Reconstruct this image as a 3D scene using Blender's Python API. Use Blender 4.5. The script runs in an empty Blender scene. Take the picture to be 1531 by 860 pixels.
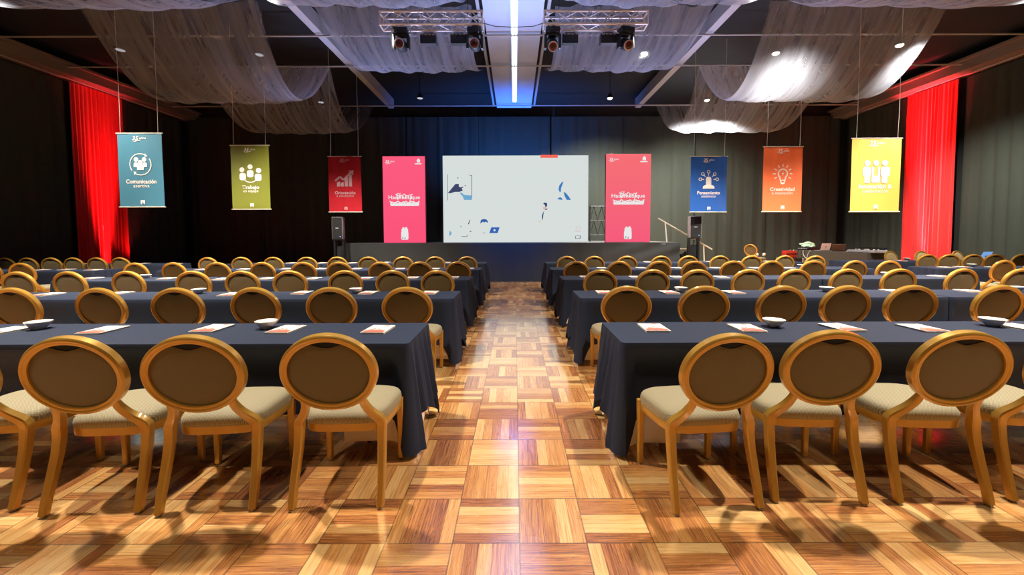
import bpy, bmesh, math, random
from mathutils import Vector, Matrix, Euler

random.seed(7)
PI = math.pi
R = math.radians
scene = bpy.context.scene
C = scene.collection

# ------------------------------------------------------------------ camera
W, H_PX = 1531.0, 860.0
FPX = 595.0
PPX, PPY = 770.0, 380.0
CAM_H = 1.42
PITCH = math.atan(28.0 / FPX)
ROLL = R(-0.17)
cam_d = bpy.data.cameras.new('camera')
cam = bpy.data.objects.new('camera', cam_d)
C.objects.link(cam)
cam_d.sensor_fit = 'HORIZONTAL'
cam_d.sensor_width = 36.0
cam_d.lens = FPX / W * 36.0
cam_d.shift_x = (W / 2 - PPX) / W
cam_d.shift_y = (PPY - H_PX / 2) / W
cam_d.clip_start = 0.05
cam_d.clip_end = 100
CAM_ROT = Matrix.Rotation(PI / 2 - PITCH, 3, 'X') @ Matrix.Rotation(ROLL, 3, 'Z')
cam.matrix_world = Matrix.Translation((0, 0, CAM_H)) @ CAM_ROT.to_4x4()
scene.camera = cam


def ray(px, py):
    return (CAM_ROT @ Vector(((px - PPX) / FPX, -(py - PPY) / FPX, -1.0)))


def at(px, py, d):
    """the world point on the vertical plane y = d that the measured picture point stands for"""
    r = ray(px, py)
    k = d / r.y
    return Vector((r.x * k, d, CAM_H + r.z * k))


def onz(px, py, z):
    r = ray(px, py)
    k = (z - CAM_H) / r.z
    return Vector((r.x * k, r.y * k, z))


# ------------------------------------------------------------------ render look
scene.view_settings.view_transform = 'Standard'
scene.view_settings.look = 'None'
scene.view_settings.gamma = 1.0
scene.view_settings.use_curve_mapping = False
scene.view_settings.exposure = 0.15
scene.cycles.use_denoising = True
scene.cycles.max_bounces = 8
scene.cycles.transparent_max_bounces = 16
scene.cycles.sample_clamp_indirect = 6.0
scene.cycles.caustics_reflective = False
scene.cycles.caustics_refractive = False
wd = bpy.data.worlds.new('world')
scene.world = wd
wd.use_nodes = True
wd.node_tree.nodes['Background'].inputs[0].default_value = (0.05, 0.06, 0.08, 1)
wd.node_tree.nodes['Background'].inputs[1].default_value = 0.3


# ------------------------------------------------------------------ materials
def lin(c):
    c = c / 255.0
    return c / 12.92 if c <= 0.04045 else ((c + 0.055) / 1.055) ** 2.4


def rgb(r, g, b):
    return (lin(r), lin(g), lin(b), 1.0)


def mat(name, col, rough=0.6, metal=0.0, spec=0.5, noise=0.0, nscale=30.0, bump=0.0, bscale=200.0, coat=0.0, sheen=0.0):
    m = bpy.data.materials.new(name)
    m.use_nodes = True
    nt = m.node_tree
    b = nt.nodes['Principled BSDF']
    b.inputs['Base Color'].default_value = col
    b.inputs['Roughness'].default_value = rough
    b.inputs['Metallic'].default_value = metal
    b.inputs['Specular IOR Level'].default_value = spec
    b.inputs['Coat Weight'].default_value = coat
    b.inputs['Sheen Weight'].default_value = sheen
    if noise or bump:
        tc = nt.nodes.new('ShaderNodeTexCoord')
        if noise:
            n = nt.nodes.new('ShaderNodeTexNoise')
            n.inputs['Scale'].default_value = nscale
            n.inputs['Detail'].default_value = 3
            nt.links.new(tc.outputs['Object'], n.inputs['Vector'])
            mr = nt.nodes.new('ShaderNodeMapRange')
            mr.inputs['To Min'].default_value = 1 - noise
            mr.inputs['To Max'].default_value = 1 + noise
            nt.links.new(n.outputs['Fac'], mr.inputs['Value'])
            mx = nt.nodes.new('ShaderNodeMix')
            mx.data_type = 'RGBA'
            mx.blend_type = 'MULTIPLY'
            mx.inputs['Factor'].default_value = 1
            mx.inputs['A'].default_value = col
            nt.links.new(mr.outputs[0], mx.inputs['B'])
            nt.links.new(mx.outputs['Result'], b.inputs['Base Color'])
        if bump:
            n2 = nt.nodes.new('ShaderNodeTexNoise')
            n2.inputs['Scale'].default_value = bscale
            n2.inputs['Detail'].default_value = 2
            nt.links.new(tc.outputs['Object'], n2.inputs['Vector'])
            bp = nt.nodes.new('ShaderNodeBump')
            bp.inputs['Strength'].default_value = bump
            bp.inputs['Distance'].default_value = 0.01
            nt.links.new(n2.outputs['Fac'], bp.inputs['Height'])
            nt.links.new(bp.outputs['Normal'], b.inputs['Normal'])
    return m


def emis(name, col, strength):
    m = bpy.data.materials.new(name)
    m.use_nodes = True
    nt = m.node_tree
    nt.nodes.clear()
    o = nt.nodes.new('ShaderNodeOutputMaterial')
    e = nt.nodes.new('ShaderNodeEmission')
    e.inputs[0].default_value = col
    e.inputs[1].default_value = strength
    nt.links.new(e.outputs[0], o.inputs[0])
    return m


def dotted(name, c1, c2, scale, rough=0.75, flat_axis=2):
    """woven upholstery: fine diagonal rows of dots"""
    m = bpy.data.materials.new(name)
    m.use_nodes = True
    nt = m.node_tree
    b = nt.nodes['Principled BSDF']
    b.inputs['Roughness'].default_value = rough
    b.inputs['Sheen Weight'].default_value = 0.15
    tc = nt.nodes.new('ShaderNodeTexCoord')
    mp = nt.nodes.new('ShaderNodeMapping')
    mp.inputs['Rotation'].default_value = (0, 0, R(45))
    mp.inputs['Scale'].default_value = (scale, scale, 0)
    sx = nt.nodes.new('ShaderNodeSeparateXYZ')
    cx = nt.nodes.new('ShaderNodeCombineXYZ')
    nt.links.new(tc.outputs['Object'], sx.inputs[0])
    nt.links.new(sx.outputs[0], cx.inputs[0])
    nt.links.new(sx.outputs[3 - flat_axis], cx.inputs[1])
    nt.links.new(cx.outputs[0], mp.inputs['Vector'])
    v = nt.nodes.new('ShaderNodeTexVoronoi')
    v.inputs['Scale'].default_value = 1.0
    v.inputs['Randomness'].default_value = 0.0
    nt.links.new(mp.outputs[0], v.inputs['Vector'])
    cr = nt.nodes.new('ShaderNodeValToRGB')
    cr.color_ramp.elements[0].position = 0.25
    cr.color_ramp.elements[0].color = c2
    cr.color_ramp.elements[1].position = 0.5
    cr.color_ramp.elements[1].color = c1
    nt.links.new(v.outputs['Distance'], cr.inputs['Fac'])
    nt.links.new(cr.outputs['Color'], b.inputs['Base Color'])
    bp = nt.nodes.new('ShaderNodeBump')
    bp.inputs['Strength'].default_value = 0.2
    bp.inputs['Distance'].default_value = 0.003
    nt.links.new(v.outputs['Distance'], bp.inputs['Height'])
    nt.links.new(bp.outputs['Normal'], b.inputs['Normal'])
    return m


def sheer(name, col, see):
    """thin ceiling gauze: part see-through, part diffuse both ways"""
    m = bpy.data.materials.new(name)
    m.use_nodes = True
    nt = m.node_tree
    nt.nodes.clear()
    o = nt.nodes.new('ShaderNodeOutputMaterial')
    d = nt.nodes.new('ShaderNodeBsdfDiffuse')
    t = nt.nodes.new('ShaderNodeBsdfTranslucent')
    tr = nt.nodes.new('ShaderNodeBsdfTransparent')
    d.inputs[0].default_value = col
    t.inputs[0].default_value = col
    a = nt.nodes.new('ShaderNodeMixShader')
    a.inputs[0].default_value = 0.5
    b = nt.nodes.new('ShaderNodeMixShader')
    tc = nt.nodes.new('ShaderNodeTexCoord')
    mp = nt.nodes.new('ShaderNodeMapping')
    mp.inputs['Scale'].default_value = (3.2, 0.18, 0.18)
    mp.inputs['Rotation'].default_value = (0, 0, R(6))
    nt.links.new(tc.outputs['Object'], mp.inputs[0])
    n = nt.nodes.new('ShaderNodeTexNoise')
    n.inputs['Scale'].default_value = 3.0
    n.inputs['Detail'].default_value = 3
    nt.links.new(mp.outputs[0], n.inputs['Vector'])
    mr = nt.nodes.new('ShaderNodeMapRange')
    mr.inputs['From Min'].default_value = 0.35
    mr.inputs['From Max'].default_value = 0.65
    mr.inputs['To Min'].default_value = see * 0.86
    mr.inputs['To Max'].default_value = min(0.95, see * 1.14)
    nt.links.new(n.outputs['Fac'], mr.inputs[0])
    nt.links.new(mr.outputs[0], b.inputs[0])
    nt.links.new(d.outputs[0], a.inputs[1])
    nt.links.new(t.outputs[0], a.inputs[2])
    nt.links.new(a.outputs[0], b.inputs[1])
    nt.links.new(tr.outputs[0], b.inputs[2])
    nt.links.new(b.outputs[0], o.inputs[0])
    return m


def parquet():
    """basket-weave parquet: square blocks of five strips, turned in every other block"""
    m = bpy.data.materials.new('parquet')
    m.use_nodes = True
    nt = m.node_tree
    L = nt.links.new
    b = nt.nodes['Principled BSDF']

    def N(t, **kw):
        n = nt.nodes.new(t)
        for k, v in kw.items():
            setattr(n, k, v)
        return n

    def M(op, a, bb=None, c=None):
        n = N('ShaderNodeMath', operation=op)
        for i, v in enumerate((a, bb, c)):
            if v is None:
                continue
            if isinstance(v, (int, float)):
                n.inputs[i].default_value = v
            else:
                L(v, n.inputs[i])
        return n.outputs[0]
    T = 0.311
    tc = N('ShaderNodeTexCoord')
    sp = N('ShaderNodeSeparateXYZ')
    L(tc.outputs['Object'], sp.inputs[0])
    u = M('DIVIDE', M('SUBTRACT', sp.outputs[0], 0.0175), T)
    v = M('DIVIDE', M('SUBTRACT', sp.outputs[1], 2.083), T)
    iu, iv = M('FLOOR', u), M('FLOOR', v)
    fu, fv = M('FRACT', u), M('FRACT', v)
    par = M('FLOORED_MODULO', M('ADD', iu, iv), 2.0)       # 0 or 1
    inv = M('SUBTRACT', 1.0, par)
    across = M('ADD', M('MULTIPLY', fu, par), M('MULTIPLY', fv, inv))
    along = M('ADD', M('MULTIPLY', fv, par), M('MULTIPLY', fu, inv))
    NS = 5.0
    st = M('MULTIPLY', across, NS)
    si = M('FLOOR', st)
    sf = M('FRACT', st)
    cid = N('ShaderNodeCombineXYZ')
    L(iu, cid.inputs[0])
    L(iv, cid.inputs[1])
    L(si, cid.inputs[2])
    wn = N('ShaderNodeTexWhiteNoise', noise_dimensions='3D')
    L(cid.outputs[0], wn.inputs['Vector'])
    # grain runs along each strip
    gv = N('ShaderNodeCombineXYZ')
    L(M('MULTIPLY', across, 42.0), gv.inputs[0])
    L(M('ADD', M('MULTIPLY', along, 1.3), M('MULTIPLY', wn.outputs['Value'], 37.0)), gv.inputs[1])
    L(M('ADD', M('MULTIPLY', si, 7.3), M('MULTIPLY', wn.outputs['Value'], 91.0)), gv.inputs[2])
    g1 = N('ShaderNodeTexNoise')
    g1.inputs['Scale'].default_value = 1.0
    g1.inputs['Detail'].default_value = 6
    g1.inputs['Roughness'].default_value = 0.65
    g1.inputs['Distortion'].default_value = 1.1
    L(gv.outputs[0], g1.inputs['Vector'])
    gv2 = N('ShaderNodeVectorMath', operation='MULTIPLY')
    L(gv.outputs[0], gv2.inputs[0])
    gv2.inputs[1].default_value = (3.0, 1.5, 1.0)
    g2 = N('ShaderNodeTexNoise')
    g2.inputs['Scale'].default_value = 1.0
    g2.inputs['Detail'].default_value = 4
    L(gv2.outputs[0], g2.inputs['Vector'])
    tone = M('ADD', M('ADD', M('MULTIPLY', g1.outputs['Fac'], 0.75), M('MULTIPLY', g2.outputs['Fac'], 0.36)),
             M('MULTIPLY', M('SUBTRACT', wn.outputs['Value'], 0.5), 0.40))
    cr = N('ShaderNodeValToRGB')
    e = cr.color_ramp.elements
    e[0].position = 0.22
    e[0].color = rgb(98, 54, 26)
    e[1].position = 0.78
    e[1].color = rgb(250, 206, 138)
    a = cr.color_ramp.elements.new(0.40)
    a.color = rgb(180, 110, 60)
    a = cr.color_ramp.elements.new(0.56)
    a.color = rgb(221, 156, 86)
    L(tone, cr.inputs['Fac'])
    # joints
    def edge(f, w):
        d = M('MINIMUM', f, M('SUBTRACT', 1.0, f))
        mr = N('ShaderNodeMapRange')
        mr.inputs['From Min'].default_value = 0.0
        mr.inputs['From Max'].default_value = w
        mr.clamp = True
        L(d, mr.inputs[0])
        return mr.outputs[0]
    j = M('MINIMUM', M('MINIMUM', edge(fu, 0.016), edge(fv, 0.016)), M('ADD', M('MULTIPLY', edge(sf, 0.045), 0.65), 0.35))
    jj = M('ADD', M('MULTIPLY', j, 0.72), 0.28)
    mx = N('ShaderNodeMix', data_type='RGBA', blend_type='MULTIPLY')
    mx.inputs['Factor'].default_value = 1.0
    L(cr.outputs['Color'], mx.inputs['A'])
    L(jj, mx.inputs['B'])
    L(mx.outputs['Result'], b.inputs['Base Color'])
    rn = N('ShaderNodeTexNoise')
    rn.inputs['Scale'].default_value = 2.2
    rn.inputs['Detail'].default_value = 4
    L(tc.outputs['Object'], rn.inputs['Vector'])
    rr = N('ShaderNodeMapRange')
    rr.inputs['To Min'].default_value = 0.20
    rr.inputs['To Max'].default_value = 0.34
    L(rn.outputs['Fac'], rr.inputs[0])
    L(rr.outputs[0], b.inputs['Roughness'])
    b.inputs['IOR'].default_value = 1.8
    b.inputs['Coat Weight'].default_value = 1.0
    b.inputs['Coat IOR'].default_value = 3.4
    b.inputs['Coat Roughness'].default_value = 0.13
    bp = N('ShaderNodeBump')
    bp.inputs['Strength'].default_value = 0.25
    bp.inputs['Distance'].default_value = 0.002
    L(M('ADD', jj, M('MULTIPLY', g1.outputs['Fac'], 0.25)), bp.inputs['Height'])
    L(bp.outputs['Normal'], b.inputs['Normal'])
    return m


M_FLOOR = parquet()
M_BLACK = mat('black_paint', rgb(20, 22, 24), 0.8, noise=0.2, nscale=3)
M_CEIL = mat('ceiling_paint', rgb(20, 22, 25), 0.9)
M_DRAPE = mat('black_velvet', rgb(46, 54, 49), 0.9, sheen=0.0, noise=0.15, nscale=6)
M_SKIRT = mat('stage_skirt_cloth', rgb(34, 37, 40), 0.8, noise=0.15, nscale=8)
M_REDDRAPE = mat('red_velvet', rgb(214, 40, 44), 0.8, sheen=0.2, noise=0.08, nscale=9)
M_BEAM = mat('white_beam_blue_lit', rgb(176, 192, 226), 0.6, noise=0.05, nscale=4)  # white paint with the blue light on it mixed into the colour
M_BEAMD = mat('grey_beam_paint', rgb(165, 170, 182), 0.6)
M_TRIM = mat('cornice_paint', rgb(120, 110, 108), 0.6)
M_GOLD = mat('gold_lacquer', rgb(190, 146, 62), 0.28, metal=0.35, spec=0.5, noise=0.06, nscale=14, coat=0.25)
M_SEAT = dotted('seat_weave', rgb(164, 152, 120), rgb(112, 102, 74), 190.0)
M_BACKIN = dotted('back_cushion_weave', rgb(190, 166, 116), rgb(158, 134, 86), 190.0, flat_axis=1)
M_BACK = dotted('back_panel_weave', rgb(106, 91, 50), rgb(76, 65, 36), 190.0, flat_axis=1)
M_HOLE = mat('dark_recess', rgb(12, 10, 8), 0.9)
M_GLIDE = mat('chrome_glide', rgb(150, 140, 120), 0.3, metal=0.9)
M_NAVY = mat('navy_cloth', rgb(33, 43, 65), 0.75, spec=0.3, sheen=0.0, bump=0.08, bscale=500)
M_WHITE = mat('white_cloth', rgb(242, 234, 226), 0.8, bump=0.05, bscale=40)
M_TABLETOP = mat('table_laminate', rgb(90, 80, 70), 0.5)
M_STEEL = mat('black_steel', rgb(24, 24, 26), 0.4, metal=0.3)
M_CERAMIC = mat('white_ceramic', rgb(242, 239, 230), 0.3, coat=0.3)
M_PAPER = mat('white_paper', rgb(232, 226, 214), 0.6)
M_PRINT = mat('red_print', rgb(212, 112, 96), 0.5)
M_PRINTD = mat('dark_red_print', rgb(120, 30, 30), 0.5)
M_ALU = mat('aluminium', rgb(222, 220, 226), 0.35, metal=0.25)
M_PLASTIC = mat('black_plastic', rgb(22, 23, 26), 0.45)
M_GREYP = mat('grey_cabinet', rgb(150, 148, 158), 0.5)
M_CORD = mat('white_cord', rgb(190, 190, 180), 0.7)
M_CABLE = mat('black_cable', rgb(14, 14, 16), 0.6)
M_RAIL = mat('white_rail_paint', rgb(214, 208, 198), 0.5)
M_SHEER = sheer('white_gauze', rgb(200, 208, 230), 0.62)
M_STRIP = emis('tube_light', (0.85, 0.92, 1.0, 1), 2.6)
M_SCREEN = emis('screen_white', rgb(213, 220, 218), 0.92)
M_LAMP_ON = emis('lamp_lit', (1.0, 0.86, 0.62, 1), 25.0)
M_LAMP_DIM = emis('lamp_dim', (0.9, 0.92, 1.0, 1), 0.55)
M_LENS = mat('lens_glass', rgb(120, 26, 24), 0.25)
M_LENSRIM = mat('lens_rim', rgb(190, 190, 205), 0.3, metal=0.5)
M_ICON = mat('white_print', rgb(228, 222, 222), 0.6)


# ------------------------------------------------------------------ mesh builder
class MB:
    def __init__(self):
        self.v, self.f, self.m = [], [], []

    def add(self, vs, fs, mi=0):
        o = len(self.v)
        self.v.extend([tuple(p) for p in vs])
        for f in fs:
            self.f.append([i + o for i in f])
            self.m.append(mi)

    def box(self, c, s, rot=None, mi=0, bevel=0.0, seg=1):
        bm = bmesh.new()
        bmesh.ops.create_cube(bm, size=1.0)
        bmesh.ops.scale(bm, vec=s, verts=bm.verts)
        if bevel:
            bmesh.ops.bevel(bm, geom=list(bm.edges), offset=bevel, segments=seg, affect='EDGES', profile=0.5)
        mx = Matrix.Translation(c)
        if rot is not None:
            mx = mx @ (rot.to_matrix().to_4x4() if isinstance(rot, Euler) else rot.to_4x4())
        bm.verts.index_update()
        self.add([mx @ v.co for v in bm.verts], [[v.index for v in f.verts] for f in bm.faces], mi)
        bm.free()

    def tube(self, pts, r, n=8, mi=0, caps=True):
        pts = [Vector(p) for p in pts]
        rs = r if isinstance(r, (list, tuple)) else [r] * len(pts)
        vs, fs = [], []
        t0 = (pts[1] - pts[0]).normalized()
        ref = Vector((0, 0, 1)) if abs(t0.z) < 0.9 else Vector((1, 0, 0))
        a = (ref - t0 * ref.dot(t0)).normalized()
        for i, p in enumerate(pts):
            if i == 0:
                t = pts[1] - pts[0]
            elif i == len(pts) - 1:
                t = pts[-1] - pts[-2]
            else:
                t = pts[i + 1] - pts[i - 1]
            t.normalize()
            a = (a - t * a.dot(t)).normalized()
            b = t.cross(a)
            for k in range(n):
                w = 2 * PI * k / n
                vs.append(p + (a * math.cos(w) + b * math.sin(w)) * rs[i])
        for i in range(len(pts) - 1):
            for k in range(n):
                k2 = (k + 1) % n
                fs.append([i * n + k, i * n + k2, (i + 1) * n + k2, (i + 1) * n + k])
        if caps:
            fs.append(list(range(n))[::-1])
            fs.append([(len(pts) - 1) * n + k for k in range(n)])
        self.add(vs, fs, mi)

    def sweep(self, pts, prof, axes, closed=False, mi=0):
        """prof: list of 2-D points or one list per path point; axes: (a, b) vectors per path point"""
        vs, fs = [], []
        multi = isinstance(prof[0][0], (list, tuple))
        n = len(prof[0]) if multi else len(prof)
        for i, p in enumerate(pts):
            pr = prof[i] if multi else prof
            a, b = axes[i]
            for (x, y) in pr:
                vs.append(Vector(p) + a * x + b * y)
        m = len(pts)
        for i in range(m if closed else m - 1):
            j = (i + 1) % m
            for k in range(n):
                k2 = (k + 1) % n
                fs.append([i * n + k, i * n + k2, j * n + k2, j * n + k])
        if not closed:
            fs.append(list(range(n))[::-1])
            fs.append([(m - 1) * n + k for k in range(n)])
        self.add(vs, fs, mi)

    def lathe(self, prof, n=24, c=(0, 0, 0), mi=0, flute=0.0, nf=10, mx=None, caps=True):
        vs, fs = [], []
        for (r, z) in prof:
            for k in range(n):
                w = 2 * PI * k / n
                rr = r * (1 + flute * math.cos(nf * w))
                p = Vector((rr * math.cos(w), rr * math.sin(w), z))
                if mx is not None:
                    p = mx @ p
                vs.append(p + Vector(c))
        for i in range(len(prof) - 1):
            for k in range(n):
                k2 = (k + 1) % n
                fs.append([i * n + k, i * n + k2, (i + 1) * n + k2, (i + 1) * n + k])
        if caps:
            fs.append(list(range(n))[::-1])
            fs.append([(len(prof) - 1) * n + k for k in range(n)])
        self.add(vs, fs, mi)

    def rings(self, loops, mi=0, cap0=True, cap1=True):
        n = len(loops[0])
        vs = [p for l in loops for p in l]
        fs = []
        for i in range(len(loops) - 1):
            for k in range(n):
                k2 = (k + 1) % n
                fs.append([i * n + k, i * n + k2, (i + 1) * n + k2, (i + 1) * n + k])
        if cap0:
            fs.append(list(range(n))[::-1])
        if cap1:
            fs.append([(len(loops) - 1) * n + k for k in range(n)])
        self.add(vs, fs, mi)

    def grid(self, nu, nv, fn, mi=0):
        vs = [fn(i / nu, j / nv) for j in range(nv + 1) for i in range(nu + 1)]
        fs = [[j * (nu + 1) + i, j * (nu + 1) + i + 1, (j + 1) * (nu + 1) + i + 1, (j + 1) * (nu + 1) + i]
              for j in range(nv) for i in range(nu)]
        self.add(vs, fs, mi)

    def prism(self, pts2, o, ux, uy, un, th, mi=0):
        """flat polygon pts2 in the plane (ux, uy) at o, with thickness th along un"""
        n = len(pts2)
        o, ux, uy, un = Vector(o), Vector(ux), Vector(uy), Vector(un)
        vs = [o + ux * x + uy * y for x, y in pts2] + [o + ux * x + uy * y + un * th for x, y in pts2]
        fs = [list(range(n))[::-1], list(range(n, 2 * n))]
        fs += [[k, (k + 1) % n, n + (k + 1) % n, n + k] for k in range(n)]
        self.add(vs, fs, mi)

    def build(self, name, mats, parent=None, smooth=35, fix=True):
        me = bpy.data.meshes.new(name)
        me.from_pydata(self.v, [], self.f)
        if not isinstance(mats, (list, tuple)):
            mats = [mats]
        for m in mats:
            me.materials.append(m)
        if len(mats) > 1:
            me.polygons.foreach_set('material_index', self.m)
        if fix:
            bm = bmesh.new()
            bm.from_mesh(me)
            bmesh.ops.recalc_face_normals(bm, faces=bm.faces)
            bm.to_mesh(me)
            bm.free()
        if smooth:
            me.polygons.foreach_set('use_smooth', [True] * len(me.polygons))
            me.set_sharp_from_angle(angle=R(smooth))
        me.update()
        o = bpy.data.objects.new(name, me)
        C.objects.link(o)
        if parent is not None:
            o.parent = parent
        return o


def tag(o, label, cat, group=None):
    o['label'] = label
    o['category'] = cat
    if group:
        o['group'] = group
    return o


def thing(name, label, cat, loc=(0, 0, 0), rz=0.0, group=None):
    o = bpy.data.objects.new(name, None)
    o.empty_display_size = 0.1
    C.objects.link(o)
    o.location = loc
    o.rotation_euler = (0, 0, rz)
    return tag(o, label, cat, group)


def struct(mb, name, m, smooth=0):
    o = mb.build(name, m, None, smooth)
    o['kind'] = 'structure'
    return o


def dup(root, name, loc, rz=0.0, label=None, cat=None, group=None):
    r = root.copy()
    r.name = name
    C.objects.link(r)
    r.location = loc
    r.rotation_euler = (0, 0, rz)
    if label:
        r['label'] = label
    if group:
        r['group'] = group
    for ch in list(root.children):
        c = ch.copy()
        C.objects.link(c)
        c.parent = r
        for g in ch.children:
            d = g.copy()
            C.objects.link(d)
            d.parent = c
    return r


X, Y, Z = Vector((1, 0, 0)), Vector((0, 1, 0)), Vector((0, 0, 1))
ORD = ['', 'first', 'second', 'third', 'fourth', 'fifth', 'sixth', 'seventh', 'eighth', 'ninth', 'tenth', 'eleventh', 'twelfth']
ROWN = ['', 'nearest', 'second', 'third', 'fourth', 'farthest']

# ------------------------------------------------------------------ the room
WX, WB, WF, ZC = 14.0, 17.0, -4.0, 6.9
b = MB(); b.box((0, (WB + WF) / 2, -0.05), (2 * WX, WB - WF, 0.1)); struct(b, 'floor', M_FLOOR)
b = MB(); b.box((0, (WB + WF) / 2, ZC + 0.05), (2 * WX, WB - WF, 0.1)); struct(b, 'ceiling', M_CEIL)
b = MB(); b.box((-WX - 0.05, (WB + WF) / 2, ZC / 2), (0.1, WB - WF, ZC)); struct(b, 'wall_left', M_BLACK)
b = MB(); b.box((WX + 0.05, (WB + WF) / 2, ZC / 2), (0.1, WB - WF, ZC)); struct(b, 'wall_right', M_BLACK)
b = MB(); b.box((0, WB + 0.05, ZC / 2), (2 * WX, 0.1, ZC)); struct(b, 'wall_back', M_BLACK)
b = MB(); b.box((0, WF - 0.05, ZC / 2), (2 * WX, 0.1, ZC)); struct(b, 'wall_front', M_BLACK)

# cornice boxes and rails along both side walls
n = 0
for s in (-1, 1):
    b = MB()
    b.box((s * 13.63, 6.5, 6.43), (0.70, 21.0, 0.34))
    b.box((s * 13.22, 6.5, 6.56), (0.10, 21.0, 0.07))
    n += 1
    struct(b, f'trim_{n}', M_TRIM)
# central white ceiling beam, two grey side beams, cross pipes
b = MB(); b.box((-0.02, 6.3, 6.69), (1.36, 19.6, 0.40)); n += 1; struct(b, f'trim_{n}', M_BEAM)
b = MB()
for s in (-1, 1):
    b.box((s * 0.80 - 0.02, 6.3, 6.60), (0.07, 19.6, 0.10))
n += 1; struct(b, f'trim_{n}', M_BEAMD)
for s in (-1, 1):
    b = MB(); b.box((s * 4.9, 6.3, 6.66), (0.20, 19.6, 0.36)); n += 1; struct(b, f'trim_{n}', M_BEAMD)
for (yy, zz) in ((10.2, 6.42), (12.0, 6.42), (15.6, 6.42)):
    b = MB(); b.tube([(-13.2, yy, zz), (13.2, yy, zz)], 0.025, 8); n += 1; struct(b, f'trim_{n}', M_BEAMD, 40)

t = thing('strip_light', 'bright white tube light running along the middle of the ceiling beam', 'light', (0.0, 6.0, 6.45))
b = MB(); b.box((0, 0, 0.02), (0.20, 18.5, 0.04)); b.build('housing', M_BEAM, t, 0)
b = MB()
b.tube([(-0.04, -9.2, -0.01), (-0.04, 9.2, -0.01)], 0.028, 8)
b.tube([(0.04, -9.2, -0.01), (0.04, 9.2, -0.01)], 0.028, 8)
b.build('tube', M_STRIP, t, 40)


# ------------------------------------------------------------------ curtains
def curtain_mesh(w, h, folds, amp, seed):
    """hanging cloth of width w along local x, from z = 0 up to h, pleated towards -y"""
    rnd = random.Random(seed)
    ph = [rnd.uniform(0, 6.28) for _ in range(4)]
    nu = int(folds * 8)

    def f(u, v):
        x = (u - 0.5) * w
        k = 2 * PI * folds * u
        a = amp * (0.7 + 0.3 * math.sin(2 * PI * u * 2.3 + ph[0]))
        y = a * math.sin(k + 0.8 * math.sin(2 * PI * u * 3.1 + ph[1])) + 0.35 * a * math.sin(2.3 * k + ph[2])
        y *= (1.0 - 0.35 * v)
        x += 0.012 * math.sin(v * 3 + ph[3] + u * 20)
        return (x, y, v * h)
    b = MB()
    b.grid(nu, 6, f)
    return b


k = 0
nb = 9
PLACE = ['at the left corner of the back wall', 'second from the left on the back wall', 'third from the left on the back wall',
         'behind the left pink panel', 'behind the white screen', 'behind the right pink panel',
         'behind the blue hanging banner', 'behind the orange hanging banner', 'at the right corner of the back wall']
for i in range(nb):
    w = 2 * 13.6 / nb
    o = curtain_mesh(w - 0.03, 6.35, 6, 0.024, i).build('black_curtain', M_DRAPE, None, 60)
    o.location = (-13.6 + w * (i + 0.5), WB - 0.16, 0.01)
    tag(o, 'black pleated curtain ' + PLACE[i], 'curtain', 'black curtains along the back wall')
for s, side in ((-1, 'left'), (1, 'right')):
    y0 = 0.2
    segs = [(0.2, 4.2, 'nearest the camera'), (4.2, 8.3, 'second from the camera'), (8.3, 12.45, 'just before the red drape'),
            (14.2, 16.7, 'between the red drape and the back wall')]
    for j, (a, c, wh) in enumerate(segs):
        o = curtain_mesh(c - a - 0.04, 6.2, (c - a) * 2.6, 0.03, 30 + j + s).build('black_curtain', M_DRAPE, None, 60)
        o.location = (s * (WX - 0.16), (a + c) / 2, 0.01)
        o.rotation_euler = (0, 0, s * PI / 2)
        tag(o, f'black curtain on the {side} wall, {wh}', 'curtain', f'black curtains along the {side} wall')
    o = curtain_mesh(1.62, 6.2, 13, 0.045, 50 + s).build('red_curtain', M_REDDRAPE, None, 60)
    o.location = (s * (WX - 0.30), 13.3, 0.01)
    o.rotation_euler = (0, 0, s * PI / 2)
    tag(o, f'tall red pleated drape hanging on the {side} wall', 'curtain', 'red wall drapes')
    o2 = MB(); o2.tube([(s * 13.62, 0.2, 6.235), (s * 13.62, 16.6, 6.235)], 0.018, 8)
    o2 = o2.build('curtain_rail', M_BEAMD, None, 40)
    tag(o2, f'thin curtain rail under the cornice of the {side} wall', 'rail')


# ------------------------------------------------------------------ ceiling swags
def swag(xa, xb, ya, yb, zt, zb, seed, label):
    rnd = random.Random(seed)
    p = [rnd.uniform(0, 6.28) for _ in range(8)]

    def f(u, v):
        q = 2 * v - 1
        sag = 1 - q * q
        x = xa + (xb - xa) * u
        xm = (xa + xb) / 2
        x = xm + (x - xm) * (1 - 0.05 * sag)
        y = ya + (yb - ya) * v
        z = zt - (zt - zb) * sag
        edge = abs(2 * u - 1) ** 6
        z += 0.10 * edge * sag
        wv = 0.030 * math.sin(u * 31 + 2.5 * v + p[0]) + 0.012 * math.sin(u * 57 - 3 * v + p[1]) + 0.004 * math.sin(u * 101 + 4 * v + p[2])
        z += wv * (0.5 + 0.5 * abs(q))
        y += 0.05 * math.sin(u * 9 + p[3]) * sag
        return (x, y, z)
    b = MB()
    b.grid(110, 36, f)
    o = b.build('ceiling_swag', M_SHEER, None, 80, fix=False)
    return tag(o, label, 'fabric swag', 'gauze swags under the ceiling')


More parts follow.
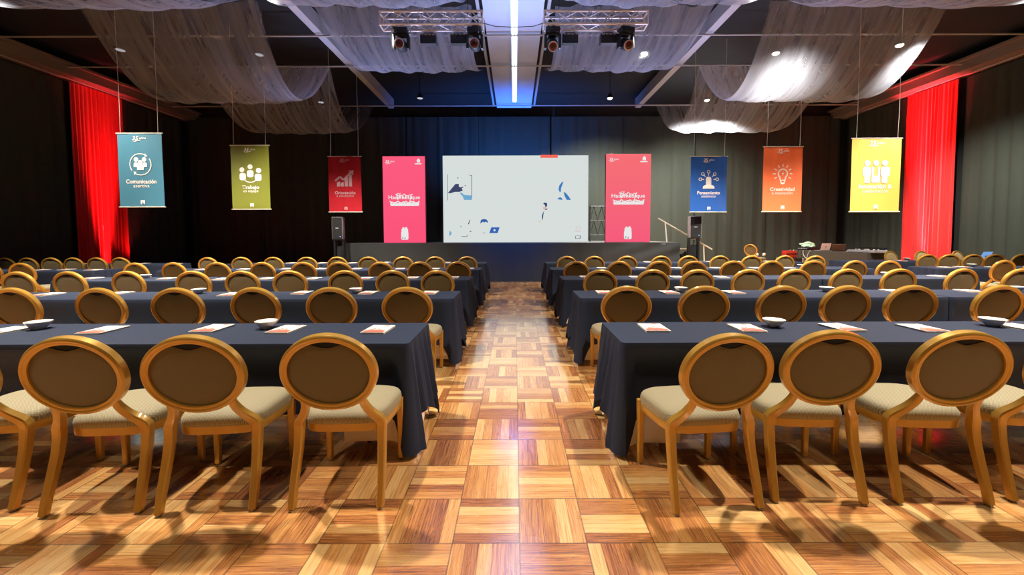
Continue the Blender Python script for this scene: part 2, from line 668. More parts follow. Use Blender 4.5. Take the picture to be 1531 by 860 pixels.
for s, side in ((-1, 'left'), (1, 'right')):
    o5, o9 = (5.45, 9.3)
    rows = [(4.5, 8.5, 6.4, 5.32, 'nearest the camera'), (8.7, 12.0, 6.4, 4.86, 'in the middle'), (12.0, 15.6, 6.4, 4.95, 'farthest back')]
    for j, (a, c, zt, zb, wh) in enumerate(rows):
        xa, xb = (s * o5, s * o9) if s > 0 else (-o9, -o5)
        swag(xa, xb, a, c, zt, zb, 11 * j + s, f'sheer white gauze swag outside the {side} grey beam, {wh}')
    for j, (a, c, zt, zb, wh) in enumerate([(4.5, 8.4, 6.4, 5.30, 'nearest the camera'), (8.8, 12.0, 6.35, 5.78, 'behind the lighting truss')]):
        xa, xb = (0.88, 4.3) if s > 0 else (-4.3, -0.92)
        swag(xa, xb, a, c, zt, zb, 77 + 5 * j + s, f'sheer white gauze swag {side} of the central ceiling beam, {wh}')


# ------------------------------------------------------------------ chairs
def ellipse(n, a, b_):
    return [(a * math.cos(2 * PI * k / n), b_ * math.sin(2 * PI * k / n)) for k in range(n)]


RC = Vector((0, -0.340, 0.737))
TH = math.atan(0.085 / 0.41)
RU, RV, RN = X, Vector((0, -math.sin(TH), math.cos(TH))), Vector((0, -math.cos(TH), -math.sin(TH)))
RA, RB = 0.238, 0.208


def seat_outline(scale, n=56):
    pts = []
    for k in range(n):
        w = 2 * PI * k / n
        c, s_ = math.cos(w), math.sin(w)
        ex = 0.42
        a = math.copysign(abs(c) ** ex, c)
        d = math.copysign(abs(s_) ** ex, s_)
        half = 0.212 + (0.252 - 0.212) * (d + 1) / 2
        half += 0.006 * (1 - d * d)
        y = -0.004 + 0.196 * d
        if d > 0:
            y += 0.020 * d * (1 - a * a)
        pts.append((half * a * scale, 0.012 + (y - 0.012) * scale))
    return pts


def chamfer(w, d, c):
    w, d = w / 2, d / 2
    return [(-w + c, -d), (w - c, -d), (w, -d + c), (w, d - c), (w - c, d), (-w + c, d), (-w, d - c), (-w, -d + c)]


def make_chair(name, glides=True):
    t = thing(name, '', 'chair')
    # seat cushion
    lv = [(0.400, 0.975), (0.412, 0.998), (0.430, 1.0), (0.448, 0.985), (0.462, 0.95), (0.473, 0.88), (0.482, 0.74), (0.488, 0.5), (0.490, 0.22)]
    loops = []
    for z, sc in lv:
        loops.append([(x, y, z - 0.012 * max(0, -y) / 0.2 * (z - 0.4) / 0.09) for x, y in seat_outline(sc)])
    b = MB(); b.rings(loops); b.build('seat', M_SEAT, t, 50)
    # apron frame under it
    o1, o2 = seat_outline(0.985), seat_outline(0.90)
    def arc(x, y, z):
        return z
    b = MB()
    b.rings([[(x, y, 0.362) for x, y in o2], [(x, y, 0.362) for x, y in o1], [(x * 1.012, y, 0.372) for x, y in o1],
             [(x * 1.012, y, 0.396) for x, y in o1], [(x, y, 0.404) for x, y in o1], [(x, y, 0.404) for x, y in o2]], cap0=False, cap1=False)
    b.rings([[(x, y, 0.404) for x, y in o2], [(x, y, 0.362) for x, y in o2]], cap0=False, cap1=False)
    b.build('seat_frame', M_GOLD, t, 40)
    # oval back ring with a stepped moulding
    n = 64
    prof = [(0, -0.020), (0, 0.012), (-0.005, 0.018), (-0.011, 0.021), (-0.017, 0.020), (-0.022, 0.0165), (-0.030, 0.0165), (-0.036, 0.013),
            (-0.036, -0.018), (-0.030, -0.022), (-0.010, -0.024)]
    pts, ax = [], []
    for kx in range(n):
        w = 2 * PI * kx / n
        p = RC + RU * RA * math.cos(w) + RV * RB * math.sin(w)
        nrm = (RU * math.cos(w) / RA + RV * math.sin(w) / RB).normalized()
        pts.append(p)
        ax.append((nrm, RN))
    b = MB(); b.sweep(pts, prof, ax, closed=True); b.build('back_ring', M_GOLD, t, 32)
    ia, ib = RA - 0.034, RB - 0.034

    # back panel (outside face) with the hand-hold notch at its top
    def panel(off, dome, notch, sgn, lift):
        nn, nr = 64, 8
        loops = []
        for j in range(nr + 1):
            q = 1.0 - j / (nr + 0.35)
            lp = []
            for kx in range(nn):
                w = 2 * PI * kx / nn
                u, v = math.cos(w), math.sin(w)
                if notch and v > 0 and abs(u) < 0.50:
                    g = (math.cos(PI * u / 0.50) + 1) / 2
                    v = min(v, 0.995) - notch * g - 0.04 * (1 - (u / 0.50) ** 2)
                u *= q
                v *= q
                e = off + dome * (1 - q ** 4)
                lp.append(RC + RU * ia * u * 0.998 + RV * ib * v * 0.998 + RN * sgn * e)
            loops.append(lp)
        b = MB()
        edge0 = [p - RN * sgn * lift for p in loops[0]]
        b.rings([edge0] + loops, cap0=True, cap1=True)
        return b
    panel(0.003, 0.010, 0.185, 1, 0.006).build('back_panel', M_BACK, t, 50)
    panel(0.006, 0.022, 0.0, -1, 0.004).build('back_cushion', M_BACKIN, t, 50)
    b = MB()
    b.rings([[RC + RU * ia * math.cos(2 * PI * i / 48) + RV * ib * math.sin(2 * PI * i / 48) + RN * e for i in range(48)] for e in (-0.0015, -0.0004)])
    b.build('hand_hold', M_HOLE, t, 0)
    # rear legs rise past the seat and curve in to carry the ring
    for s in (-1, 1):
        path = [(.226, -.296, .010), (.226, -.276, .09), (.223, -.247, .19), (.219, -.222, .29), (.217, -.211, .36), (.2175, -.208, .398), (.2168, -.210, .422), (.208, -.216, .441), (.194, -.227, .461), (.178, -.242, .484), (.164, -.257, .509), (.153, -.272, .536), (.147, -.287, .562), (.146, -.302, .590)]
        wd = [0.031, 0.032, 0.034, 0.036, 0.038, 0.04, 0.041, 0.039, 0.036, 0.034, 0.033, 0.033, 0.032, 0.03]
        dp = [0.034, 0.035, 0.038, 0.041, 0.043, 0.044, 0.044, 0.042, 0.04, 0.038, 0.036, 0.034, 0.031, 0.027]
        pts = [Vector((s * x, y, z)) for x, y, z in path]
        ax, pr = [], []
        for i, p in enumerate(pts):
            tg = (pts[min(i + 1, len(pts) - 1)] - pts[max(i - 1, 0)]).normalized()
            bb = (Y - tg * Y.dot(tg)).normalized()
            aa = bb.cross(tg)
            ax.append((aa, bb))
            pr.append(chamfer(wd[i] * 1.14, dp[i] * 1.08, 0.006))
        b = MB(); b.sweep(pts, pr, ax)
        lg = b.build('leg', M_GOLD, t, 30)
        if glides:
            g = MB(); g.lathe([(0.013, 0.0), (0.014, 0.004), (0.014, 0.010)], 12, (s * .226, -.298, 0)); g.build('foot_glide', M_GLIDE, lg, 40)
        b = MB()
        pts = [Vector((s * .222, .166, .010)), Vector((s * .222, .166, .2)), Vector((s * .222, .166, .37)), Vector((s * .222, .166, .404))]
        pr = [chamfer(.030, .030, .004), chamfer(.035, .035, .005), chamfer(.041, .041, .006), chamfer(.041, .041, .006)]
        b.sweep(pts, pr, [(X, Y)] * 4)
        lg = b.build('leg', M_GOLD, t, 30)
        if glides:
            g = MB(); g.lathe([(0.012, 0.0), (0.013, 0.004), (0.013, 0.010)], 12, (s * .222, .166, 0)); g.build('foot_glide', M_GLIDE, lg, 40)
    return t


CH_FULL = make_chair('banquet_chair', True)
CH_FAR = make_chair('banquet_chair', False)
used = {'full': False, 'far': False}
CHG = 'gold oval-back banquet chairs'


def place_chair(kind, loc, rz, label):
    src = CH_FULL if kind == 'full' else CH_FAR
    if not used[kind]:
        used[kind] = True
        src.location = loc
        src.rotation_euler = (0, 0, rz)
        src['label'] = label
        src['group'] = CHG
        return src
    return dup(src, 'banquet_chair', loc, rz, label, 'chair', CHG)


FRONT = [None] + [2.512 + 1.797 * i for i in range(5)]
DEP = 0.585
rng = random.Random(3)

# nearest row, from the measured rear feet: (left foot, right foot)
ROW1 = {
    'left': [((438, 764), (567, 760)), ((237, 772), (378, 763)), ((64, 774), (208, 767)), None],
    'right': [((1012.5, 770), (1135, 761)), ((1158.5, 750.5), (1292, 755)), ((1344.5, 753), (1479, 757)), None],
}
for side in ('left', 'right'):
    for i, pr in enumerate(ROW1[side]):
        if pr:
            a, c = onz(*pr[0], 0.0), onz(*pr[1], 0.0)
            mid = (a + c) / 2
            dv = (c - a).normalized()
            rz = math.atan2(dv.y, dv.x)
        else:
            if side == 'left':
                c = onz(20, 764, 0.0); rz = R(3)
                mid = c - Vector((math.cos(rz), math.sin(rz), 0)) * 0.226
            else:
                a = onz(1514, 750, 0.0); rz = R(-2)
                mid = a + Vector((math.cos(rz), math.sin(rz), 0)) * 0.226
        o = mid + Vector((-math.sin(rz), math.cos(rz), 0)) * 0.298
        o.z = 0
        place_chair('full', o, rz, f'gold oval-back chair, {ORD[i + 1]} from the aisle, nearest row {side} of the aisle')

CPX = {
    2: {'left': [608, 494, 383, 262, 150, 20], 'right': [937, 1055, 1167, 1264, 1366, 1494]},
    3: {'left': [656, 587, 515, 432, 361, 287, 193, 105, 28], 'right': [898, 976, 1042, 1117, 1186, 1263, 1345, 1436, 1524]},
    4: {'left': [686, 628, 571, 506, 453, 394, 325, 262, 205], 'right': [862, 924, 983, 1039, 1097, 1153, 1216, 1276, 1327]},
    5: {'left': [699, 651, 603, 551, 505, 459, 410, 362, 313], 'right': [847, 888, 938, 988, 1029, 1075, 1124, 1171, 1218]},
}
CHX = {}
for row in (2, 3, 4, 5):
    for side in ('left', 'right'):
        for i, px in enumerate(CPX[row][side]):
            yo = FRONT[row] - 0.24 + rng.uniform(-0.02, 0.02)
            if i == 8:
                yo -= 0.06
            x = at(px, 400, yo - 0.34).x
            rz = R(rng.uniform(-3, 3))
            CHX.setdefault((row, side), []).append(x)
            place_chair('full' if row == 2 else 'far', (x, yo, 0), rz,
                        f'gold oval-back chair, {ORD[i + 1]} from the aisle, {ROWN[row]} row {side} of the aisle')
# chairs at the outer tables beyond the side aisles
OUTR_FRONT = 10.03
OUT = {(4, 'left'): ([33, -14], FRONT[4]), (5, 'left'): ([182, 147, 112, 78, 44, 10], FRONT[5]),
       (4, 'right'): ([1498, 1552], FRONT[4]), (5, 'right'): ([1387, 1421, 1455, 1489, 1523], OUTR_FRONT)}
for (row, side), (lst, fr) in OUT.items():
    for i, px in enumerate(lst):
        yo = fr - 0.25
        x = at(px, 400, yo - 0.34).x
        rz = R({1387: -4, 1421: -8, 1455: -4, 1489: -8}.get(px, rng.uniform(-5, 5)))
        place_chair('far', (x, yo, 0), rz, f'gold oval-back chair, {ORD[i + 1]} from the side aisle, outer {ROWN[row]}-row table by the {side} wall')
for i, (px, wh) in enumerate(((1336, 'in front of the black desk end'), (1381, 'before the red drape'), (1436, 'behind the blue laptop'))):
    place_chair('far', (at(px, 380, 11.40).x, 11.06, 0), R(180 + (14, 8, 16)[i]), f'gold oval-back chair turned towards the camera, {wh}')

# ------------------------------------------------------------------ tables and cloths
TZ = 0.722


def make_table(x0, x1, y0, y1, label):
    t = thing('folding_table', label, 'table', ((x0 + x1) / 2, (y0 + y1) / 2, 0), 0, 'folding tables under the cloths')
    L, D = x1 - x0, y1 - y0
    b = MB(); b.box((0, 0, TZ - 0.018), (L, D, 0.034), bevel=0.006); b.build('tabletop', M_TABLETOP, t, 0)
    for sx in (-1, 1):
        for sy in (-1, 1):
            b = MB()
            b.tube([(sx * (L / 2 - 0.30), sy * (D / 2 - 0.15), 0.0), (sx * (L / 2 - 0.30), sy * (D / 2 - 0.15), TZ - 0.03)], 0.016, 10)
            b.build('leg', M_STEEL, t, 40)
        b = MB()
        b.tube([(sx * (L / 2 - 0.30), -D / 2 + 0.15, 0.14), (sx * (L / 2 - 0.30), D / 2 - 0.15, 0.14)], 0.010, 8)
        b.build('crossbar', M_STEEL, t, 40)
    return t


def rrect(x0, x1, y0, y1, r, step):
    """perimeter points with outward normals and (edge name, distance to nearest corner)"""
    out = []
    def line(ax, ay, bx, by, nx, ny, nm):
        L = math.hypot(bx - ax, by - ay)
        n = max(2, int(L / step[nm]))
        for i in range(n):
            q = i / n
            out.append((ax + (bx - ax) * q, ay + (by - ay) * q, nx, ny, nm, min(q, 1 - q) * L))
    def cor(cx, cy, a0, nm):
        for i in range(10):
            a = a0 + PI / 2 * i / 10
            out.append((cx + r * math.cos(a), cy + r * math.sin(a), math.cos(a), math.sin(a), nm, 0.0))
    line(x0 + r, y0, x1 - r, y0, 0, -1, 'front')
    cor(x1 - r, y0 + r, -PI / 2, 'c_x1y0')
    line(x1, y0 + r, x1, y1 - r, 1, 0, 'x1')
    cor(x1 - r, y1 - r, 0, 'c_x1y1')
    line(x1 - r, y1, x0 + r, y1, 0, 1, 'back')
    cor(x0 + r, y1 - r, PI / 2, 'c_x0y1')
    line(x0, y1 - r, x0, y0 + r, -1, 0, 'x0')
    cor(x0 + r, y0 + r, PI, 'c_x0y0')
    return out


def cloth(x0, x1, y0, y1, ztop, hem, free, seed, corner=0.215, flare=0.06, name='tablecloth', m=None, skip=None, rip=1.0, push=0.0):
    """free: the ends ('x0', 'x1') that hang free with folds; the others butt against the next cloth"""
    rnd = random.Random(seed)
    p = [rnd.uniform(0, 6.28) for _ in range(8)]
    per = rrect(x0, x1, y0, y1, 0.02, {'front': 0.04, 'back': 0.06, 'x0': 0.012, 'x1': 0.012})
    ts = [0.0, 0.012, 0.03, 0.08, 0.2, 0.35, 0.5, 0.65, 0.8, 0.92, 1.0]
    loops = []
    inner = [(x - nx * 0.02, y - ny * 0.02, ztop) for (x, y, nx, ny, nm, dc) in per]
    loops.append(inner)
    fw = rnd.uniform(0.12, 0.15)
    for t in ts:
        lp = []
        for (x, y, nx, ny, nm, dc) in per:
            end = 'x0' if 'x0' in nm else ('x1' if 'x1' in nm else None)
            isf = (end in free) if end else False
            near_end = None
            if nm in ('front', 'back'):
                near_end = 'x0' if x - x0 < x1 - x else 'x1'
                isf_corner = near_end in free
            else:
                isf_corner = isf
            cp = math.exp(-(dc / 0.055) ** 1.2) if isf_corner else 0.0
            h = hem + corner * cp
            out, shift = 0.0, 0.0
            if nm in ('front', 'back'):
                if rip < 1.0:
                    out = 0.006 * t
                else:
                    out = 0.012 + 0.006 * math.sin(x * 3.1 + p[0]) * t + 0.004 * math.sin(x * 9 + p[1]) * t
                    out += (0.030 * math.exp(-(dc / 0.16) ** 2) * (0.5 + 0.5 * math.cos(dc / 0.16 * 5.2)) * t if isf_corner else 0) + cp * 0.015 * t
                if nm == 'front' and push:
                    e1 = min(1.0, max(0.0, ((dc if isf_corner else 1.0) - 0.01) / 0.10))
                    e2 = min(1.0, max(0.0, t * h - 0.045) / 0.165)
                    e3 = min(1.0, max(0.0, (t * h - 0.40) / 0.20))
                    out -= push * e1 * e1 * (3 - 2 * e1) * e2 * e2 * (3 - 2 * e2) * (1 - 0.65 * e3)
                h += 0.012 * math.sin(x * 2.3 + p[2])
            elif nm in ('x0', 'x1'):
                if isf:
                    w = 2 * PI * (y - y0) / fw
                    out = (0.012 if rip == 1.0 else 0.004) + flare * t + rip * (0.030 * math.sin(w + p[3]) + 0.012 * math.sin(2.3 * w + p[4])) * t ** 0.8
                    h += 0.035 * math.sin(w * 0.5 + p[5]) + 0.012 * math.sin(w + p[3])
                else:
                    out = 0.004
            else:
                if isf and rip < 1.0:
                    out = 0.012 * t
                elif isf:
                    out = 0.012 + (flare * 0.75 + 0.02) * t
                else:
                    out = 0.005
            h = min(h, ztop - 0.03)
            rd = 0.0
            if t < 0.03:
                rd = -0.004 * (1 - t / 0.03)
            lp.append((x + nx * (out + rd), y + ny * (out + rd), ztop - h * t - (0.002 if t > 0 else 0)))
        loops.append(lp)
    b = MB()
    if skip is None:
        b.rings(loops, cap0=True, cap1=False)
    else:
        b.rings(loops, cap0=True, cap1=False)
        np_ = len(per)
        b.f = [f for f in b.f if len(f) > 4 or not (skip in per[f[0] % np_][4] or skip in per[f[1] % np_][4]) or f[0] < np_]
    return b.build(name, m or M_NAVY, None, 60)


def dress(row, side, xa, xb, seg, y0, tabname, endlab, white=True):
    """a dressed table from |x| = xa (aisle side) to xb; seg: which ends hang free"""
    s = -1 if side == 'left' else 1
    x0, x1 = (min(s * xa, s * xb), max(s * xa, s * xb))
    y1 = y0 + DEP
    aisle = 'x1' if side == 'left' else 'x0'
    outer = 'x0' if side == 'left' else 'x1'
    free = ([aisle] if 'a' in seg else []) + ([outer] if 'o' in seg else [])
    make_table(x0 + 0.02, x1 - 0.02, y0 + 0.022, y1 - 0.022, f'folding table with black legs under the {endlab}')
    seed = int(row * 100 + xa * 10 + (3 if s > 0 else 0))
    o = cloth(x0, x1, y0, y1, TZ + 0.012, 0.495, free, seed, push=0.12 if row == 1 else 0.015)
    tag(o, f'navy tablecloth on the {endlab}', 'tablecloth', 'navy tablecloths')
    if white and free:
        e = aisle if 'a' in seg else outer
        wx0, wx1 = (x1 - 0.46, x1 - 0.004) if e == 'x1' else (x0 + 0.004, x0 + 0.46)
        o = cloth(wx0, wx1, y0 + 0.004, y1 - 0.004, TZ + 0.006, 0.665, [e], seed + 1, corner=0.0, flare=0.010, name='undercloth', m=M_WHITE,
                  skip='x0' if e == 'x1' else 'x1', rip=0.08, push=0.15 if row == 1 else 0.03)
        tag(o, f'white undercloth below navy cloth, {endlab}', 'tablecloth', 'white undercloths')


AX = {('left', 1): .672, ('left', 2): .665, ('left', 3): .70, ('left', 4): .69, ('left', 5): .71,
      ('right', 1): .672, ('right', 2): .70, ('right', 3): .73, ('right', 4): .72, ('right', 5): .75}
for row in range(1, 6):
    for side in ('left', 'right'):
        xa = AX[(side, row)] * 1.024
        dress(row, side, xa, 4.73, 'a', FRONT[row], '', f'aisle-end table, {ROWN[row]} row {side} of the aisle')
        if row > 1:
            dress(row, side, 4.75, 7.15, 'o', FRONT[row], '', f'wall-end table, {ROWN[row]} row {side} of the aisle', white=False)
for row, side, xb, fr in ((4, 'left', 12.2, FRONT[4]), (5, 'left', 12.4, FRONT[5]), (4, 'right', 12.2, FRONT[4]), (5, 'right', 12.6, OUTR_FRONT)):
    dress(row, side, 8.4, xb, 'a', fr, '', f'outer {ROWN[row]}-row table by the {side} wall', white=False)

# ------------------------------------------------------------------ notebooks and bowls
TOP = TZ + 0.0125


def make_notebook():
    t = thing('notebook', '', 'notebook')
    w, h = 0.170, 0.235
    b = MB(); b.box((0, 0, 0.006), (w - 0.004, h - 0.004, 0.009), bevel=0.001); b.build('pages', M_PAPER, t, 0)
    b = MB()
    b.box((0, 0, 0.001), (w, h, 0.002))
    b.box((0, 0, 0.0115), (w, h, 0.002))
    cv = b.build('cover', M_PAPER, t, 0)
    b = MB()
    z = 0.0125
    red = [(-.078, -.098), (.074, -.098), (.076, -.06), (.05, -.045), (.02, -.02), (-.01, -.035), (-.04, -.015), (-.06, -.05), (-.078, -.06)]
    b.prism(red, (0, 0, z), X, Y, Z, 0.0004, 0)
    b.prism([(-.078, -.112), (.076, -.112), (.076, -.099), (-.078, -.099)], (0, 0, z), X, Y, Z, 0.0004, 1)
    for (cx, cy, r) in ((-.03, .0, .008), (.0, .005, .008), (-.015, -.012, .006)):
        b.prism([(cx + r * math.cos(k * PI / 4), cy + r * math.sin(k * PI / 4)) for k in range(8)], (0, 0, z), X, Y, Z, 0.0005, 1)
    b.prism([(.01, .085), (.05, .085), (.05, .108), (.01, .108)], (0, 0, z), X, Y, Z, 0.0004, 0)
    b.build('cover_print', [M_PRINT, M_PRINTD], cv, 0)
    return t


def make_bowl():
    b = MB()
    prof = [(0.026, 0.0), (0.030, 0.002), (0.036, 0.008), (0.052, 0.024), (0.066, 0.044), (0.074, 0.056), (0.0735, 0.058), (0.070, 0.0565),
            (0.060, 0.042), (0.046, 0.024), (0.030, 0.011), (0.012, 0.008)]
    vs, fs, n = [], [], 48
    for i, (r, z) in enumerate(prof):
        for kx in range(n):
            w = 2 * PI * kx / n
            fl = 0.055 * min(1, z / 0.02) if i < 8 else 0.03
            rr = r * (1 + fl * (abs(math.cos(5 * w + z * 26)) - 0.5))
            vs.append((rr * math.cos(w), rr * math.sin(w), z))
    for i in range(len(prof) - 1):
        for kx in range(n):
            k2 = (kx + 1) % n
            fs.append([i * n + kx, i * n + k2, (i + 1) * n + k2, (i + 1) * n + kx])
    fs.append(list(range(n))[::-1])
    fs.append([(len(prof) - 1) * n + kx for kx in range(n)])
    b.add(vs, fs)
    return tag(b.build('bowl', M_CERAMIC, None, 50), '', 'bowl', 'white bowls on the tables')


NB, BW = make_notebook(), make_bowl()
nb_used = bw_used = False


def put(src, flag, name, loc, rz, label, group):
    if not flag:
        src.location = loc
        src.rotation_euler = (0, 0, rz)
        src['label'] = label
        src['group'] = group
    else:
        dup(src, name, loc, rz, label, None, group)


NOTES = {
    (1, 'left'): [(566, 494), (428, 494), (318, 492.5), (155, 495), (6, 496)],
    (1, 'right'): [(977, 491.5), (1116, 492), (1258, 491), (1378, 492), (1530, 491)],
    (2, 'left'): [(643, 438.5), (551, 438.5), (452, 438.5), (345, 441), (280, 439), (178, 439), (72, 441), (8, 436)],
    (2, 'right'): [(903, 438), (1000, 438), (1096, 438), (1337, 436), (1450, 436)],
    (3, 'left'): [(678, 415.5), (617, 416), (548, 416.5), (470, 417), (400, 417), (332, 418), (250, 417), (138, 416.5)],
    (3, 'right'): [(875, 414.5), (950, 415), (1012, 415), (1078, 415), (1404, 413.5)],
    (4, 'left'): [(702, 402), (650, 402.5), (598, 402.5), (533, 402.5), (480, 402.5), (428, 402.5), (365, 403), (302, 403.5)],
    (4, 'right'): [(899, 401), (958, 401), (1012, 401), (1070, 401), (1130, 401), (1178, 401)],
    (5, 'left'): [(668, 393), (627, 393), (577, 393), (527, 393.5), (482, 393.5), (436, 393.5)],
    (5, 'right'): [(968, 392), (1062, 391.5), (1103, 391.5), (1150, 391)],
}
for (row, side), lst in NOTES.items():
    used_x = []
    for i, (px, py) in enumerate(lst):
        p = onz(px, py, TOP)
        p.y = min(max(p.y, FRONT[row] + 0.16), FRONT[row] + DEP - 0.15)
        r = ray(px, py)
        p.x = r.x / r.y * p.y
        lim = AX[(side, row)] * 1.024 + 0.11
        p.x = min(p.x, -lim) if side == 'left' else max(p.x, lim)
        put(NB, nb_used, 'notebook', (p.x, p.y, TOP), R(rng.uniform(-5, 5)),
            f'white notebook with red print, {ORD[i + 1]} from the aisle, {ROWN[row]} row {side} of the aisle', 'notebooks on the tables')
        nb_used = True
ONB = [((4, 'left'), [(62, 403), (100, 403.5), (140, 403)], FRONT[4]), ((5, 'left'), [(262, 393), (215, 393), (122, 393)], FRONT[5]),
       ((4, 'right'), [(1415, 399), (1439, 398.5), (1487, 397.5)], FRONT[4]), ((5, 'right'), [(1346, 389), (1378, 389)], OUTR_FRONT)]
for (row, side), lst, fr in ONB:
    for i, (px, py) in enumerate(lst):
        y = fr + 0.22 + 0.1 * (i % 2)
        r = ray(px, py)
        put(NB, nb_used, 'notebook', (r.x / r.y * y, y, TOP), R(rng.uniform(-8, 8)),
            f'white notebook, {ORD[i + 1]} from the side aisle, outer {ROWN[row]}-row table by the {side} wall', 'notebooks on the tables')
BOWLS = {
    (1, 'left'): [(398, 488, .42), (58, 489, .42)], (1, 'right'): [(1157, 485, .42), (1484, 484, .42)],
    (2, 'left'): [(532, 434, .44), (297, 435, .42)], (2, 'right'): [(1018, 434, .44), (1236, 433, .42), (1520, 432, .42)],
    (3, 'left'): [(218, 413, .42)], (3, 'right'): [(1325, 411, .42)], (4, 'right'): [(1198, 397, .4)],
}
for (row, side), lst in BOWLS.items():
    for i, (px, py, off) in enumerate(lst):
        y = FRONT[row] + off
        r = ray(px, py)
        put(BW, bw_used, 'bowl', (r.x / r.y * y, y, TOP), rng.uniform(0, 3),
            f'small white fluted bowl, {ORD[i + 1]} from the aisle, {ROWN[row]} row {side} of the aisle', 'white bowls on the tables')
        bw_used = True
for px, py, y, lab in ((1356, 386, OUTR_FRONT + .45, 'small white bowl in front of the red drape, outer farthest table by the right wall'),
                       (1453, 395, FRONT[4] + .42, 'small white bowl on the outer fourth-row table by the right wall')):
    r = ray(px, py)
    put(BW, True, 'bowl', (r.x / r.y * y, y, TOP), 0.4, lab, 'white bowls on the tables')

# ------------------------------------------------------------------ stage
SY0, SY1, SZ = 12.2, 16.3, 1.19
SXA, SXB = -5.3, 5.05
b = MB()
b.box(((SXA + SXB) / 2, (SY0 + SY1) / 2, SZ - 0.03), (SXB - SXA, SY1 - SY0, 0.06))
b.box(((SXA + SXB) / 2, (SY0 + SY1) / 2 + 0.15, (SZ - 0.06) / 2), (SXB - SXA - 0.3, SY1 - SY0 - 0.4, SZ - 0.06))
t = thing('stage', 'wide black stage platform in front of the white screen', 'stage')
b.build('deck', mat('stage_deck', rgb(92, 94, 100), 0.5), t, 0)


def skirt(u, v):
    x = SXA + (SXB - SXA) * u
    z = SZ * v
    k = x * 5.2
    y = SY0 - 0.03 - (0.012 * math.sin(k) + 0.010 * math.sin(k * 2.31 + 1.2)) * (1 - v * 0.6)
    g = max(0.0, (x - 2.2) / 2.9)          # swept folds towards the stairs end
    y -= 0.035 * g * math.sin(9 * (z * 1.6 - 0.55 * (x - 2.2)))
    return (x, y, 0.005 + z * 0.995)


b = MB(); b.grid(300, 16, skirt); b.build('skirt', M_SKIRT, t, 60)

# LED wall
SD = 13.0
p0, p1 = at(663, 362, SD), at(880, 232, SD)
scx, scw = (p0.x + p1.x) / 2, p1.x - p0.x
z0, z1 = SZ + 0.002, p1.z
t = thing('led_screen', 'large white projection screen with small blue drawings, centre stage', 'screen', (scx, SD, z0))
b = MB(); b.box((0, 0.09, (z1 - z0) / 2), (scw, 0.14, z1 - z0)); b.build('cabinet', M_PLASTIC, t, 0)
b = MB(); b.box((0, 0.01, (z1 - z0) / 2), (scw - 0.01, 0.02, z1 - z0 - 0.01)); b.build('display', M_SCREEN, t, 0)


def sp(px, py):
    q = at(px, py, SD)
    return (q.x - scx, q.z - z0)


def scr_poly(name, pts, col, st=0.9, off=0.004):
    b = MB()
    for pl in pts:
        b.prism([sp(*q) for q in pl], (0, -0.0005 - off + 0.004, 0), X, Z, -Y, 0.002)
    return b.build(name, emis('picture_' + name, col, st), t, 0)


def disc(cx, cy, r, n=14, a0=0, a1=360):
    return [(cx + r * math.cos(R(a0 + (a1 - a0) * k / n)), cy - r * math.sin(R(a0 + (a1 - a0) * k / n))) for k in range(n)]


scr_poly('red_tab', [[(808, 236), (834, 236), (834, 231.6), (808, 231.6)]], rgb(244, 104, 88))
scr_poly('dark_drawing', [[(669.5, 289), (676, 281), (681, 275), (686, 275), (686, 279), (690, 281), (692, 285), (687, 287), (680, 287), (674, 289)],
                          [(669, 261), (669.6, 261), (669.6, 300), (669, 300)], [(705, 262), (705.8, 262), (705.8, 296), (705, 296)],
                          [(699.5, 261.4), (705.8, 262.5), (705.8, 263.4), (703, 262.6)], disc(684.5, 266, 0.9, 8), disc(695.5, 277.5, 0.8, 8),
                          [(687, 281), (692.5, 279), (692.5, 280.5), (687, 282.5)],
                          [(699.6, 335), (702.5, 328.5), (703.2, 329), (701, 335.5)], [(702, 346.5), (705, 345), (705.3, 346), (702.5, 347.4)],
                          [(690, 353.2), (698, 353.6), (698, 354.3), (690, 353.9)], [(697.8, 351), (698.6, 351), (698.6, 354), (697.8, 354)],
                          [(721.8, 348), (726, 348), (726, 348.6), (721.8, 348.6)], [(688.6, 338), (689.6, 337.4), (689.4, 340), (688.6, 340)]], rgb(64, 70, 104))
scr_poly('pale_blue_drawing', [[(687, 288.5), (690, 288), (694, 291.5), (705.5, 292.5), (705.5, 299), (694, 299), (692, 294)], disc(671.5, 349, 3.6, 14, -90, 90)], rgb(112, 168, 208))
scr_poly('blue_laptop_drawing', [[(731.5, 348.6), (734.5, 340), (747, 340), (744, 348.6)]], rgb(54, 100, 180))
scr_poly('white_dot_drawing', [disc(739.3, 344.4, 1.6, 12)], rgb(225, 232, 232), 0.9, 0.006)
scr_poly('blue_arch_drawing', [[(718, 334.5), (719, 329), (722.5, 327.6), (727, 328), (729.5, 331), (729.5, 333.3), (726, 331.5), (724, 333), (722.5, 331.5), (720, 333)]], rgb(54, 96, 168))
scr_poly('blue_figure_drawing', [[(836.8, 287.5), (835, 283), (836.2, 277.5), (839.5, 273), (842.6, 271.5), (841, 276), (839, 281), (838.3, 287)],
                                 disc(837.2, 299, 3.8, 12, 0, 180), [(842.5, 287), (846, 288.5), (850.5, 294), (853.5, 299), (847.5, 299), (844.5, 294)]], rgb(62, 124, 190))
scr_poly('hair_drawing', [[(812, 304.5), (814, 303), (817.8, 303.6), (818, 307.5), (815.8, 311), (814.8, 306.5)], [(814.6, 312.4), (818.4, 311.8), (818, 313.6), (814.8, 313.8)],
                          [(810.6, 329.5), (810.2, 323), (811.6, 318.6), (813.6, 315), (812.6, 320), (811.6, 328)]], rgb(44, 66, 108))
scr_poly('face_drawing', [[(811.6, 310.5), (814, 308.5), (815.6, 311), (814.5, 313.4), (812.3, 312.5)], [(805, 331), (809, 330.6), (809, 331.6), (805, 331.8)]], rgb(240, 176, 160))
